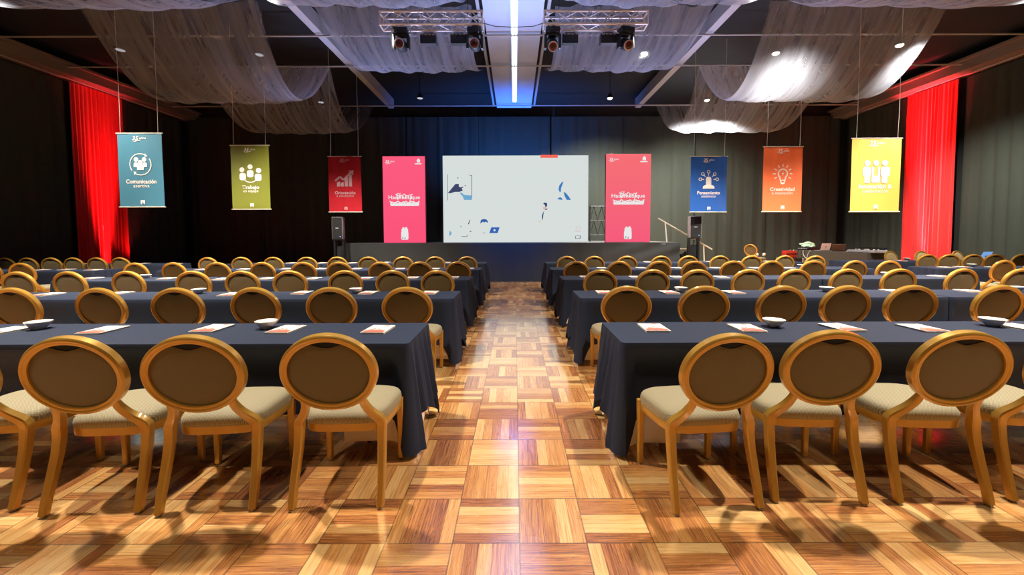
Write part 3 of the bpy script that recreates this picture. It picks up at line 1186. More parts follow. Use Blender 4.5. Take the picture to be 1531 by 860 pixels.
scr_poly('icon_drawing', [[(859.5, 345.2), (868.6, 345.2), (868.6, 345.9), (859.5, 345.9)], disc(861.5, 341, 0.7, 6), disc(864.5, 339, 0.7, 6), disc(867.3, 340.8, 0.7, 6)], rgb(214, 150, 150))
scr_poly('frame_drawing', [[(860, 353), (861, 353), (861, 356.6), (860, 356.6)], [(860, 356.4), (868, 356.4), (868, 357), (860, 357)], [(867, 352.4), (868, 352.4), (868, 357), (866.5, 355.5)],
                           [(861, 352.3), (867, 352.3), (867, 352.8), (861, 352.8)]], rgb(96, 112, 140))


# ------------------------------------------------------------------ text
def text_mesh(body, size, bold=0.0, shear=0.0, spacing=1.0):
    cu = bpy.data.curves.new('writing', 'FONT')
    cu.body = body
    cu.size = size
    cu.align_x = 'CENTER'
    cu.align_y = 'CENTER'
    cu.offset = bold * size
    cu.shear = shear
    cu.space_character = spacing
    cu.resolution_u = 3
    o = bpy.data.objects.new('writing', cu)
    C.objects.link(o)
    bpy.context.view_layer.update()
    me = bpy.data.meshes.new_from_object(o.evaluated_get(bpy.context.evaluated_depsgraph_get()))
    bpy.data.objects.remove(o)
    bpy.data.curves.remove(cu)
    return me


def add_text(name, body, size, width, x, z, y, m, parent, bold=0.0, shear=0.0):
    me = text_mesh(body, size, bold, shear)
    xs = [v.co.x for v in me.vertices]
    k = width / (max(xs) - min(xs)) if width else 1.0
    ox = (max(xs) + min(xs)) / 2
    for v in me.vertices:
        v.co = Vector((x + (v.co.x - ox) * k, y, z + v.co.y))
    me.materials.clear()
    me.materials.append(m)
    o = bpy.data.objects.new(name, me)
    C.objects.link(o)
    o.parent = parent
    return o


def circ(cx, cz, r, n=20, a0=0.0, a1=360.0, close=False):
    m = n if a1 - a0 >= 360 else n + 1
    return [(cx + r * math.cos(R(a0 + (a1 - a0) * k / n)), cz + r * math.sin(R(a0 + (a1 - a0) * k / n))) for k in range(m)]


def band(cx, cz, r, w, a0, a1, n=24):
    """arc stroke as a list of quads"""
    out = []
    for k in range(n):
        p, q = R(a0 + (a1 - a0) * k / n), R(a0 + (a1 - a0) * (k + 1) / n)
        out.append([(cx + (r - w / 2) * math.cos(p), cz + (r - w / 2) * math.sin(p)), (cx + (r + w / 2) * math.cos(p), cz + (r + w / 2) * math.sin(p)),
                    (cx + (r + w / 2) * math.cos(q), cz + (r + w / 2) * math.sin(q)), (cx + (r - w / 2) * math.cos(q), cz + (r - w / 2) * math.sin(q))])
    return out


def stroke(ax, az, bx, bz, w):
    L = math.hypot(bx - ax, bz - az)
    nx, nz = -(bz - az) / L * w / 2, (bx - ax) / L * w / 2
    return [(ax + nx, az + nz), (bx + nx, bz + nz), (bx - nx, bz - nz), (ax - nx, az - nz)]


def rrpoly(x0, x1, z0_, z1_, r, n=5):
    out = []
    for cx, cz, a in ((x1 - r, z1_ - r, 0), (x0 + r, z1_ - r, 90), (x0 + r, z0_ + r, 180), (x1 - r, z0_ + r, 270)):
        out += [(cx + r * math.cos(R(a + 90 * k / n)), cz + r * math.sin(R(a + 90 * k / n))) for k in range(n + 1)]
    return out


def bust(cx, cz, w, h, top=0.5):
    """rounded shoulders block"""
    r = w * top
    return [(cx - w / 2, cz - h / 2), (cx + w / 2, cz - h / 2)] + circ(cx, cz + h / 2 - r, w / 2, 10, 0, 180)


def flat(name, polys, m, parent, y, th=0.0015):
    b = MB()
    for pl in polys:
        b.prism(pl, (0, y, 0), X, Z, -Y, th)
    return b.build(name, m, parent, 0)


def logo35(parent, x, z, s, y, m):
    """the anniversary mark: 35, a swoosh and a small word"""
    add_text('anniversary_number', '35', 0.105 * s, 0.11 * s, x - 0.06 * s, z, y, m, parent, 0.02, 0.25)
    add_text('anniversary_word', 'años', 0.055 * s, 0.12 * s, x + 0.07 * s, z + 0.008 * s, y, m, parent, 0.01, 0.25)
    flat('anniversary_swoosh', [[(x - 0.11 * s, z - 0.062 * s), (x - 0.05 * s, z - 0.052 * s), (x + 0.03 * s, z - 0.034 * s), (x + 0.05 * s, z - 0.026 * s),
                                 (x + 0.02 * s, z - 0.028 * s), (x - 0.06 * s, z - 0.044 * s)]], m, parent, y)


def foot_mark(parent, x, z, s, y, m, mc):
    flat('square_emblem', [rrpoly(x - 0.045 * s, x + 0.045 * s, z - 0.045 * s, z + 0.045 * s, 0.008 * s)], m, parent, y)
    flat('emblem_figure', [[(x - 0.030 * s, z - 0.038 * s), (x + 0.030 * s, z - 0.038 * s), (x + 0.018 * s, z - 0.018 * s), (x - 0.018 * s, z - 0.018 * s)],
                           [(x - 0.006 * s, z - 0.016 * s), (x + 0.006 * s, z - 0.016 * s), (x + 0.006 * s, z + 0.02 * s), (x - 0.006 * s, z + 0.02 * s)]], mc, parent, y - 0.002)


# ------------------------------------------------------------------ hanging banners
def banner(pxa, pya, pxb, pyb, d, col, icon, title, sub, label, wave, rough, white, cordtop=6.4):
    a, c = at(pxa, pya, d), at(pxb, pyb, d)
    w, h = c.x - a.x, a.z - c.z
    cx, zt = (a.x + c.x) / 2, a.z
    t = thing('hanging_banner', label, 'banner', (cx, d, c.z), 0, 'hanging banners')
    m = mat('banner_' + title.lower(), col, rough, spec=0.4, noise=0.05, nscale=3, coat=wave * 8)
    mw = mat('banner_print_' + title.lower(), white, 0.6)
    rn = random.Random(title)
    p = [rn.uniform(0, 6) for _ in range(4)]

    def yw(u, v):
        return (wave * (math.sin(u * 9 + p[0]) + 0.6 * math.sin(u * 21 + 3 * v + p[1])) * (0.25 + v) + wave * 0.6 * math.sin(v * 5 + u * 4 + p[2]))

    def f(u, v):
        x = (u - 0.5) * w
        y = wave * (math.sin(u * 9 + p[0]) + 0.6 * math.sin(u * 21 + 3 * v + p[1])) * (0.25 + v) + wave * 0.6 * math.sin(v * 5 + u * 4 + p[2])
        return (x, y, v * h)
    b = MB(); b.grid(60, 50, f); b.build('cloth', m, t, 80, fix=False)
    for zz in (0.0, h):
        b = MB(); b.tube([(-w / 2 - 0.02, 0, zz), (w / 2 + 0.02, 0, zz)], 0.012, 8)
        b.build('rod', M_CORD if cordtop else m, t, 40)
    for s in (-1, 1):
        b = MB(); b.tube([(s * w * 0.42, 0, h), (s * w * 0.42 + 0.01, 0, h + 0.6), (s * w * 0.42, 0.0, 6.85 - c.z)], 0.004, 6)
        b.build('cord', M_CORD, t, 40)
    yo = -0.004 - wave * 0.25
    S = w
    icon(t, S, h, yo, mw)
    zz = h * 0.345
    add_text('banner_title', title, 0.125 * S, (0.046 * len(title) + 0.12) * S, 0, zz, yo, mw, t, 0.02)
    add_text('banner_subtitle', sub, 0.105 * S, (0.042 * len(sub) + 0.02) * S, 0, zz - 0.095 * S, yo, mw, t, 0.0)
    logo35(t, -0.01 * S, h * 0.93, 1.25 * S, yo, mw)
    foot_mark(t, 0.02 * S, h * 0.065, 1.0 * S, yo, mw, m)
    for ch in t.children:
        if ch.name.split('.')[0] not in ('cloth', 'rod', 'cord'):
            for vv in ch.data.vertices:
                vv.co.y += yw(vv.co.x / w + 0.5, vv.co.z / h)
    return t


def ic_comm(t, S, h, y, m):
    zc = h * 0.58
    P = band(0, zc, 0.235 * S, 0.018 * S, 60, 215) + band(0, zc, 0.235 * S, 0.018 * S, -125, 32)
    P += [[(0.10 * S, zc + 0.245 * S), (0.165 * S, zc + 0.18 * S), (0.10 * S, zc + 0.165 * S)], [(-0.14 * S, zc - 0.235 * S), (-0.09 * S, zc - 0.165 * S), (-0.155 * S, zc - 0.16 * S)]]
    for dx, dz, k in ((-0.09, 0.055, 1), (0.085, 0.055, 1)):
        P += [circ(dx * S, zc + (dz + 0.055) * S, 0.050 * S), bust((dx * 1.1) * S, zc - 0.005 * S, 0.10 * S, 0.11 * S)]
    flat('circle_emblem', P, m, t, y)
    flat('front_figure', [circ(0, zc + 0.045 * S, 0.052 * S), bust(0, zc - 0.068 * S, 0.145 * S, 0.11 * S, 0.4)], m, t, y - 0.003)


def ic_team(t, S, h, y, m):
    zc = h * 0.585
    P = []
    for dx, dz in ((-0.22, 0.06), (0.0, 0.135), (0.22, 0.04)):
        P += [circ(dx * S, zc + dz * S, 0.066 * S), rrpoly((dx * 0.92 - 0.085) * S, (dx * 0.92 + 0.085) * S, zc + (dz - 0.275) * S, zc + (dz - 0.088) * S, 0.055 * S)]
    P += band(0, zc - 0.06 * S, 0.21 * S, 0.022 * S, 215, 325)
    flat('team_emblem', P, m, t, y)


def ic_chart(t, S, h, y, m):
    zb = h * 0.46
    P = []
    for x, hh in ((-0.20, 0.14), (-0.085, 0.12), (0.045, 0.26), (0.17, 0.35)):
        P.append([((x - 0.048) * S, zb), ((x + 0.048) * S, zb), ((x + 0.048) * S, zb + (hh + 0.02) * S), ((x - 0.048) * S, zb + (hh - 0.01) * S)])
    pts = [(-0.30, 0.17), (-0.155, 0.30), (-0.04, 0.20), (0.19, 0.43)]
    for i in range(3):
        P.append(stroke(pts[i][0] * S, zb + pts[i][1] * S, pts[i + 1][0] * S, zb + pts[i + 1][1] * S, 0.055 * S))
    P.append([(0.115 * S, zb + 0.475 * S), (0.275 * S, zb + 0.50 * S), (0.255 * S, zb + 0.345 * S)])
    flat('chart_emblem', P, m, t, y)


def ic_mind(t, S, h, y, m):
    zb = h * 0.42
    P = [[(-0.165 * S, zb), (0.165 * S, zb), (0.155 * S, zb + 0.07 * S), (0.06 * S, zb + 0.115 * S), (-0.06 * S, zb + 0.115 * S), (-0.155 * S, zb + 0.07 * S)],
         rrpoly(-0.075 * S, 0.075 * S, zb + 0.08 * S, zb + 0.33 * S, 0.06 * S)]
    for ang in (178, 135, 90, 45, 2):
        c, s_ = math.cos(R(ang)), math.sin(R(ang))
        cx, cz = 0.235 * S * c, zb + 0.25 * S + 0.215 * S * s_
        P += band(cx, cz, 0.038 * S, 0.018 * S, 0, 360, 16)
        P.append(stroke(cx - 0.040 * S * c, cz - 0.040 * S * s_, cx - 0.105 * S * c, cz - 0.105 * S * s_, 0.018 * S))
    flat('mind_emblem', P, m, t, y)


def ic_bulb(t, S, h, y, m):
    zc = h * 0.585
    P = band(0, zc, 0.115 * S, 0.032 * S, -60, 240, 30)
    P += [stroke(-0.075 * S, zc - 0.11 * S, -0.03 * S, zc - 0.26 * S, 0.03 * S), stroke(0.075 * S, zc - 0.11 * S, 0.03 * S, zc - 0.26 * S, 0.03 * S),
          stroke(-0.07 * S, zc - 0.165 * S, 0.07 * S, zc - 0.165 * S, 0.028 * S), [(-0.045 * S, zc - 0.22 * S), (0.045 * S, zc - 0.22 * S), (0.0, zc - 0.285 * S)],
          [(0.015 * S, zc + 0.06 * S), (-0.03 * S, zc - 0.01 * S), (0.0, zc - 0.01 * S), (-0.015 * S, zc - 0.065 * S), (0.03 * S, zc + 0.012 * S), (0.002 * S, zc + 0.012 * S)]]
    for k in range(9):
        a = R(-30 + 30 * k)
        P.append(stroke(0.175 * S * math.cos(a), zc + 0.175 * S * math.sin(a), 0.245 * S * math.cos(a), zc + 0.245 * S * math.sin(a), 0.026 * S))
    flat('bulb_emblem', P, m, t, y)


def ic_people(t, S, h, y, m):
    zc = h * 0.565
    P = []
    for dx in (-0.175, 0.0, 0.175):
        P.append(circ(dx * S, zc + 0.15 * S, 0.058 * S))
    P += [rrpoly(-0.27 * S, -0.10 * S, zc - 0.13 * S, zc + 0.075 * S, 0.06 * S), rrpoly(0.10 * S, 0.28 * S, zc - 0.13 * S, zc + 0.075 * S, 0.06 * S),
          rrpoly(-0.225 * S, -0.12 * S, zc - 0.26 * S, zc - 0.10 * S, 0.03 * S), rrpoly(0.12 * S, 0.235 * S, zc - 0.26 * S, zc - 0.10 * S, 0.03 * S),
          rrpoly(-0.085 * S, -0.035 * S, zc - 0.15 * S, zc + 0.075 * S, 0.02 * S), rrpoly(0.035 * S, 0.085 * S, zc - 0.15 * S, zc + 0.075 * S, 0.02 * S),
          rrpoly(-0.085 * S, 0.085 * S, zc - 0.25 * S, zc - 0.11 * S, 0.04 * S)]
    flat('people_emblem', P, m, t, y)


CW = rgb(226, 222, 220)
banner(174.5, 199.5, 246.5, 309.5, 8.6, rgb(62, 116, 140), ic_comm, 'Comunicación', 'asertiva',
       'teal hanging banner reading Comunicación, partly in front of the red drape', 0.004, 0.5, CW)
banner(344.5, 217.5, 404.5, 313, 9.9, rgb(108, 113, 38), ic_team, 'Trabajo', 'en equipo',
       'olive green hanging banner reading Trabajo en equipo', 0.004, 0.5, CW)
banner(490.5, 234, 541, 317, 11.5, rgb(176, 40, 50), ic_chart, 'Orientación', 'a resultados',
       'dark red hanging banner with a rising chart', 0.009, 0.16, rgb(190, 150, 160))
banner(1033, 234, 1085.5, 317, 11.3, rgb(48, 92, 170), ic_mind, 'Pensamiento', 'sistémico',
       'blue hanging banner reading Pensamiento sistémico', 0.008, 0.16, CW)
banner(1142, 219.5, 1197.5, 316.5, 10.6, rgb(236, 112, 66), ic_bulb, 'Creatividad', 'e innovación',
       'orange hanging banner with a light bulb drawing', 0.004, 0.55, CW)
banner(1274.5, 207, 1343.5, 316.5, 8.6, rgb(236, 180, 84), ic_people, 'Innovación &', 'colaboración',
       'yellow hanging banner with three white figures, beside the red drape', 0.004, 0.6, rgb(214, 218, 228))


# ------------------------------------------------------------------ pink light panels on the stage
def pink_panel(pxa, pya, pxb, pyb, side, c1, c2):
    d = 12.75
    a, c = at(pxa, pya, d), at(pxb, pyb, d)
    w = c.x - a.x
    zb = SZ + 0.002
    h = a.z - zb
    t = thing('light_panel', f'glowing pink display panel with white script lettering, {side} of the screen', 'display panel', ((a.x + c.x) / 2, d, zb), 0, 'pink panels beside the screen')
    b = MB(); b.box((0, 0.07, h / 2), (w, 0.12, h), bevel=0.008); b.build('cabinet', mat('panel_cabinet', rgb(150, 24, 50), 0.5), t, 0)
    m = bpy.data.materials.new('pink_display')
    m.use_nodes = True
    nt = m.node_tree
    nt.nodes.clear()
    o_ = nt.nodes.new('ShaderNodeOutputMaterial')
    e = nt.nodes.new('ShaderNodeEmission')
    tc = nt.nodes.new('ShaderNodeTexCoord')
    s_ = nt.nodes.new('ShaderNodeSeparateXYZ')
    nt.links.new(tc.outputs['Object'], s_.inputs[0])
    mr = nt.nodes.new('ShaderNodeMapRange')
    mr.inputs['From Max'].default_value = h
    nt.links.new(s_.outputs[2], mr.inputs[0])
    mx = nt.nodes.new('ShaderNodeMix')
    mx.data_type = 'RGBA'
    mx.inputs['A'].default_value = c1
    mx.inputs['B'].default_value = c2
    nt.links.new(mr.outputs[0], mx.inputs['Factor'])
    e.inputs[1].default_value = 0.9
    nt.links.new(mx.outputs['Result'], e.inputs[0])
    nt.links.new(e.outputs[0], o_.inputs[0])
    b = MB(); b.box((0, 0.004, h / 2), (w - 0.012, 0.012, h - 0.012)); b.build('display', m, t, 0)
    mw = emis('panel_white', rgb(228, 226, 226), 0.95)
    y = -0.004
    add_text('slogan', 'Hacemos que', 0.17, 0.74 * w, 0, h * 0.525, y, mw, t, 0.016)
    # hand-lettered script over and under the slogan, too blurred to read
    b = MB()
    def script(x0, x1, zc, amp, nn, r):
        pts = []
        for i in range(nn * 10 + 1):
            q = i / (nn * 10)
            ph = 2 * PI * nn * q
            pts.append((x0 + (x1 - x0) * q + 0.028 * math.sin(ph), y, zc + amp * math.cos(ph) * (1 + 0.5 * math.sin(ph * 0.37 + 1))))
        b.tube(pts, r, 5)
    script(-0.20 * w, 0.20 * w, h * 0.535, 0.055, 6, 0.014)
    script(-0.34 * w, 0.36 * w, h * 0.455, 0.05, 11, 0.020)
    b.tube([(-0.19 * w, y, h * 0.55), (-0.15 * w, y, h * 0.57), (-0.09 * w, y, h * 0.575), (-0.12 * w, y, h * 0.53), (-0.16 * w, y, h * 0.50)], 0.012, 5)
    b.tube([(0.15 * w, y, h * 0.54), (0.14 * w, y, h * 0.49), (0.10 * w, y, h * 0.455)], 0.012, 5)
    b.build('script_lettering', mw, t, 60)
    flat('lettering_block', [[(-0.30 * w, h * 0.428), (0.34 * w, h * 0.428), (0.36 * w, h * 0.462), (-0.34 * w, h * 0.455)]], mw, t, y)
    logo35(t, -0.33 * w, h * 0.935, 1.25, y, mw)
    flat('corner_emblem', [rrpoly(0.31 * w, 0.385 * w, h * 0.925, h * 0.962, 0.02), rrpoly(0.26 * w, 0.42 * w, h * 0.905, h * 0.917, 0.008), rrpoly(0.335 * w, 0.36 * w, h * 0.955, h * 0.972, 0.01)], mw, t, y)
    zz = h * 0.035
    flat('white_emblem', [rrpoly(-0.085 * w, 0.085 * w, zz + 0.0, zz + 0.27, 0.045), rrpoly(-0.075 * w, 0.08 * w, zz + 0.15, zz + 0.37, 0.05),
                          rrpoly(-0.055 * w, -0.01 * w, zz + 0.3, zz + 0.40, 0.02), rrpoly(0.01 * w, 0.06 * w, zz + 0.3, zz + 0.405, 0.02)], mw, t, y)
    mg = emis('panel_grey', rgb(170, 186, 190), 0.8)
    flat('emblem_marks', [rrpoly(-0.06 * w, -0.035 * w, zz + 0.02, zz + 0.10, 0.008), rrpoly(-0.01 * w, 0.02 * w, zz + 0.01, zz + 0.08, 0.008)], mg, t, y - 0.003)


pink_panel(571.5, 233.5, 637, 363, 'left', rgb(252, 84, 122), rgb(252, 92, 128))
pink_panel(906, 230, 972, 363, 'right', rgb(246, 92, 124), rgb(246, 112, 118))

# thin truss standing between the screen and the right panel
b = MB()
xa, xb = at(882, 330, 13.4).x, at(905, 330, 13.4).x
for zz in (1.42, 1.90, 2.38):
    b.tube([(xa, 13.4, zz), (xb + 0.2, 13.4, zz)], 0.018, 8)
for i in range(4):
    q0, q1 = i / 4, (i + 1) / 4
    za, zb = (1.42, 1.90) if i % 2 == 0 else (1.90, 1.42)
    b.tube([(xa + (xb - xa) * q0, 13.4, za), (xa + (xb - xa) * q1, 13.4, zb)], 0.010, 6)
    b.tube([(xa + (xb - xa) * q0, 13.4, za + 0.48), (xa + (xb - xa) * q1, 13.4, zb + 0.48)], 0.010, 6)
for xx in (xa, xb):
    b.tube([(xx, 13.4, SZ), (xx, 13.4, 2.40)], 0.018, 8)
tag(b.build('support_truss', mat('dull_steel', rgb(92, 96, 106), 0.5), None, 40), 'dim metal support truss between the screen and the right pink panel', 'truss')


# ------------------------------------------------------------------ loudspeakers and stairs
def speaker(pxa, pxb, ptop, pbot, d, side, cab):
    a, c = at(pxa, ptop, d), at(pxb, pbot, d)
    w, h = c.x - a.x, a.z - c.z
    cx = (a.x + c.x) / 2
    s = 1 if side == 'left' else -1
    t = thing('loudspeaker', f'black loudspeaker raised on a stand at the {side} end of the stage', 'loudspeaker', (cx, d, c.z), s * R(12), 'stage loudspeakers')
    b = MB(); b.box((0, 0.17, h / 2), (w, 0.34, h), bevel=0.015, seg=2); b.build('cabinet', cab, t, 40)
    b = MB(); b.box((0, -0.006, h / 2), (w - 0.03, 0.012, h - 0.03), bevel=0.004); g = b.build('grille', M_PLASTIC, t, 0)
    b = MB(); b.lathe([(0.012, 0), (0.012, 0.004)], 12, (w * 0.28, -0.013, 0.08), mx=Matrix.Rotation(PI / 2, 3, 'X'))
    b.build('indicator_lamp', emis('indicator_blue', (0.1, 0.4, 1, 1), 3.0), t, 0)
    b = MB(); b.box((0, -0.014, h * 0.5), (w * 0.28, 0.004, 0.03)); b.build('badge', M_GREYP, t, 0)
    z = c.z
    st = thing('speaker_stand', f'black frame stand carrying the {side} loudspeaker', 'stand', (cx, d + 0.15, 0), s * R(12), 'loudspeaker stands')
    b = MB(); b.box((0, 0, z - 0.012), (w * 0.95, 0.30, 0.02)); b.build('top_plate', M_STEEL, st, 0)
    for sx in (-1, 1):
        b = MB(); b.box((sx * (w / 2 - 0.03), 0, (z - 0.03) / 2 + 0.012), (0.045, 0.26, z - 0.05)); b.build('upright', M_STEEL, st, 0)
    b = MB(); b.box((0, 0, 0.012), (w * 1.5, 0.5, 0.02), bevel=0.004); b.build('base_plate', M_STEEL, st, 0)
    b = MB(); b.box((0, 0.05, z * 0.45), (w - 0.12, 0.03, z * 0.8)); b.build('back_board', M_PLASTIC, st, 0)


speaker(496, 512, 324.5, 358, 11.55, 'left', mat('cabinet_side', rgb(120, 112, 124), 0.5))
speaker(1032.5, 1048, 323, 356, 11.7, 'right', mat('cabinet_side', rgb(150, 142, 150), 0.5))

t = thing('stage_stairs', 'black stairs with a white handrail at the right end of the stage', 'stairs', (5.12, 12.45, 0))
ns = 5
for i in range(ns):
    zt = SZ - (i + 1) * SZ / (ns + 1)
    b = MB(); b.box((0.14 + i * 0.26, 0.45, zt - 0.02), (0.27, 0.9, 0.04)); st = b.build('step', M_STEEL, t, 0)
    b = MB(); b.box((0.14 + i * 0.26, -0.004, zt - 0.01), (0.26, 0.012, 0.03)); b.build('nosing', M_RAIL, st, 0)
for yy in (0.06, 0.84):
    b = MB(); b.box((0.70, yy, 0.46), (1.30, 0.04, 0.14), Euler((0, math.atan2(0.99, 1.3), 0))); b.build('stringer', M_STEEL, t, 0)
base = Vector((5.12, 12.45, 0))
q = [at(984, 326.5, 12.43) - base, at(1064.5, 373, 12.43) - base]
b = MB(); b.tube(q, 0.022, 10); hr = b.build('handrail', M_RAIL, t, 40)
for (px, py, qy, zend) in ((994.5, 332.5, 361.5, None), (1052, 366, 392, 0.1)):
    p_ = at(px, py, 12.43) - base
    e_ = at(px + 2.5, qy, 12.43) - base
    if zend is None:
        e_.z = SZ + 0.004
    else:
        e_.z = 0.0
    b = MB(); b.tube([p_, e_], 0.02, 8); b.build('rail_post', M_RAIL, hr, 40)

# ------------------------------------------------------------------ lighting trusses and fixtures
TD, TS = 8.5, 0.26


def box_truss(xa, xb, side):
    zl = at(650, 36, TD).z
    t = thing('lighting_truss', f'aluminium box truss carrying lamps, {side} of the central ceiling beam', 'truss', ((xa + xb) / 2, TD, zl), 0, 'lighting trusses')
    L = xb - xa
    y0, y1, za, zb = 0.0, TS, 0.0, TS
    for (yy, zz) in ((y0, za), (y1, za), (y0, zb), (y1, zb)):
        b = MB(); b.tube([(-L / 2, yy, zz), (L / 2, yy, zz)], 0.025, 10); b.build('chord', M_ALU, t, 40)
    b = MB()
    nseg = 9
    for i in range(nseg):
        x0, x1 = -L / 2 + L * i / nseg, -L / 2 + L * (i + 1) / nseg
        f_ = i % 2
        for (p, q_) in (((y0, za), (y0, zb)), ((y1, za), (y1, zb)), ((y0, za), (y1, za)), ((y0, zb), (y1, zb))):
            a_, c_ = (p, q_) if f_ else (q_, p)
            b.tube([(x0, *a_), (x1, *c_)], 0.011, 6, caps=False)
    b.build('lattice', M_ALU, t, 40)
    for sx in (-1, 1):
        b = MB()
        for yy, zz in ((y0, za), (y1, zb)):
            pass
        for (p, q_) in (((y0, za), (y0, zb)), ((y1, za), (y1, zb)), ((y0, za), (y1, za)), ((y0, zb), (y1, zb))):
            b.tube([(sx * L / 2 * 0.995, *p), (sx * L / 2 * 0.995, *q_)], 0.018, 8)
        b.build('end_frame', M_ALU, t, 40)
    for sx in (-0.7, 0.7):
        b = MB(); b.tube([(sx * L / 2, TS / 2, TS), (sx * L / 2, TS / 2, 6.85 - zl)], 0.008, 6); b.build('hanger', M_STEEL, t, 40)
    return zl


XL0, XL1 = at(567, 36, TD).x, at(722, 36, TD).x
XR0, XR1 = at(813, 36, TD).x, at(969, 36, TD).x
ZL = box_truss(XL0, XL1, 'left')
box_truss(XR0, XR1, 'right')


def moving_head(px, tilt, yaw, label):
    x = at(px, 50, TD).x
    t = thing('moving_head_lamp', label, 'stage lamp', (x, TD + TS / 2, ZL - 0.035), yaw, 'moving head lamps')
    b = MB(); b.box((0, 0, -0.065), (0.30, 0.26, 0.12), bevel=0.02, seg=2); bs = b.build('base', M_PLASTIC, t, 40)
    for sx in (-1, 1):
        b = MB(); b.tube([(sx * 0.16, 0, -0.02), (sx * 0.20, 0, -0.04), (sx * 0.20, 0, -0.10), (sx * 0.155, 0, -0.12)], 0.012, 8)
        b.build('handle', M_LENSRIM, bs, 40)
    b = MB(); b.box((0, 0, -0.142), (0.30, 0.14, 0.04), bevel=0.01)
    for sx in (-1, 1):
        b.box((sx * 0.155, 0, -0.28), (0.05, 0.14, 0.30), bevel=0.018, seg=2)
    b.build('mounting_yoke', M_PLASTIC, t, 40)
    rot = Matrix.Rotation(tilt, 3, 'X')
    c = Vector((0, 0, -0.33))
    b = MB()
    b.lathe([(0.06, -0.22), (0.095, -0.20), (0.115, -0.12), (0.118, 0.04), (0.105, 0.12), (0.10, 0.15)], 20, c, mx=rot @ Matrix.Rotation(PI / 2, 3, 'X'))
    hd = b.build('head', M_PLASTIC, t, 40)
    fr = rot @ Matrix.Rotation(PI / 2, 3, 'X')
    b = MB(); b.lathe([(0.082, 0.149), (0.104, 0.149), (0.106, 0.165), (0.084, 0.168), (0.080, 0.150)], 24, c, mx=fr, caps=False); b.build('lens_rim', M_LENSRIM, hd, 40)
    b = MB(); b.lathe([(0.082, 0.150), (0.066, 0.157), (0.045, 0.161)], 24, c, mx=fr, caps=False); b.build('lens_ring', M_LENS, hd, 60)
    b = MB(); b.lathe([(0.046, 0.1608), (0.03, 0.164), (0.005, 0.165)], 24, c, mx=fr); b.build('lens', M_STEEL, hd, 60)


moving_head(597, R(12), 0, 'black moving head lamp with red lens, outer end of the left truss')
moving_head(709, R(12), 0, 'black moving head lamp at the inner end of the left truss')
moving_head(827, R(38), 0, 'black moving head lamp at the inner end of the right truss')
moving_head(938, R(30), R(12), 'black moving head lamp at the outer end of the right truss, turned aside')


def flood(px, label):
    x = at(px, 60, TD + TS).x
    t = thing('flood_lamp', label, 'stage lamp', (x, TD + TS, ZL - 0.03), 0, 'box flood lamps')
    b = MB(); b.tube([(-0.10, 0, -0.10), (-0.10, 0, -0.02), (0.10, 0, -0.02), (0.10, 0, -0.10)], 0.01, 6); b.build('bracket', M_STEEL, t, 40)
    b = MB(); b.box((0, 0, -0.17), (0.34, 0.16, 0.20), bevel=0.012); b.build('housing', M_PLASTIC, t, 0)
    b = MB()
    for i in range(4):
        b.box((-0.12 + 0.08 * i, -0.09, -0.10), (0.05, 0.03, 0.015))
    b.build('vent_fins', M_GREYP, t, 0)
    b = MB(); b.box((0, -0.03, -0.275), (0.30, 0.12, 0.012)); b.build('lens', M_STEEL, t, 0)


flood(641, 'black box flood lamp near the outer end of the left truss')
flood(686, 'black box flood lamp near the inner end of the left truss')
flood(852, 'black box flood lamp near the inner end of the right truss')
flood(909, 'black box flood lamp near the outer end of the right truss')
b = MB()
b.tube([(XL1 - 0.05, TD, ZL + 0.03), (-0.4, TD, ZL - 0.05), (0.0, TD, ZL - 0.07), (0.4, TD, ZL - 0.05), (XR0 + 0.05, TD, ZL + 0.03)], 0.008, 6)
tag(b.build('power_cable', M_CABLE, None, 40), 'black cable slung between the two lighting trusses', 'cable')

# pendant spot lamps
PEND = [(912, 147, 13.3, 1, 'hanging lit just right of the central beam'), (1057, 150, 13.6, 1, 'above the farthest right swag'),
        (1160, 80, 10.0, 1, 'in the middle right swag, inner side'), (1345, 68, 9.6, 1, 'in the middle right swag, near the red drape'),
        (963, 80, 10.0, 1, 'behind the right lighting truss'),
        (628, 147, 13.3, 0, 'hanging just left of the central beam'), (480, 153, 13.6, 0, 'above the farthest left swag'),
        (388, 82, 10.1, 0, 'in the middle left swag, inner side'), (180, 75, 9.8, 0, 'in the middle left swag, near the left wall')]
lamps = []
for px, py, d, lit, wh in PEND:
    p = at(px, py, d)
    nm = 'lit warm ceiling spot lamp' if lit else 'dim round ceiling spot lamp'
    t = thing('pendant_lamp', f'{nm} {wh}', 'lamp', p, 0, 'pendant spot lamps')
    b = MB(); b.lathe([(0.03, 0.16), (0.05, 0.15), (0.085, 0.06), (0.10, 0.0), (0.092, 0.0), (0.07, 0.05), (0.02, 0.06)], 20)
    b.build('shade', M_PLASTIC, t, 40)
    b = MB(); b.lathe([(0.09, -0.004), (0.09, 0.004)], 20) if not lit else b.lathe([(0.02, -0.04), (0.055, -0.025), (0.075, 0.0), (0.05, 0.03)], 16)
    b.build('bulb', M_LAMP_ON if lit else M_LAMP_DIM, t, 40)
    b = MB(); b.tube([(0, 0, 0.15), (0, 0, 6.88 - p.z)], 0.008, 6); b.build('stem', M_STEEL, t, 40)
    lamps.append((p, lit))

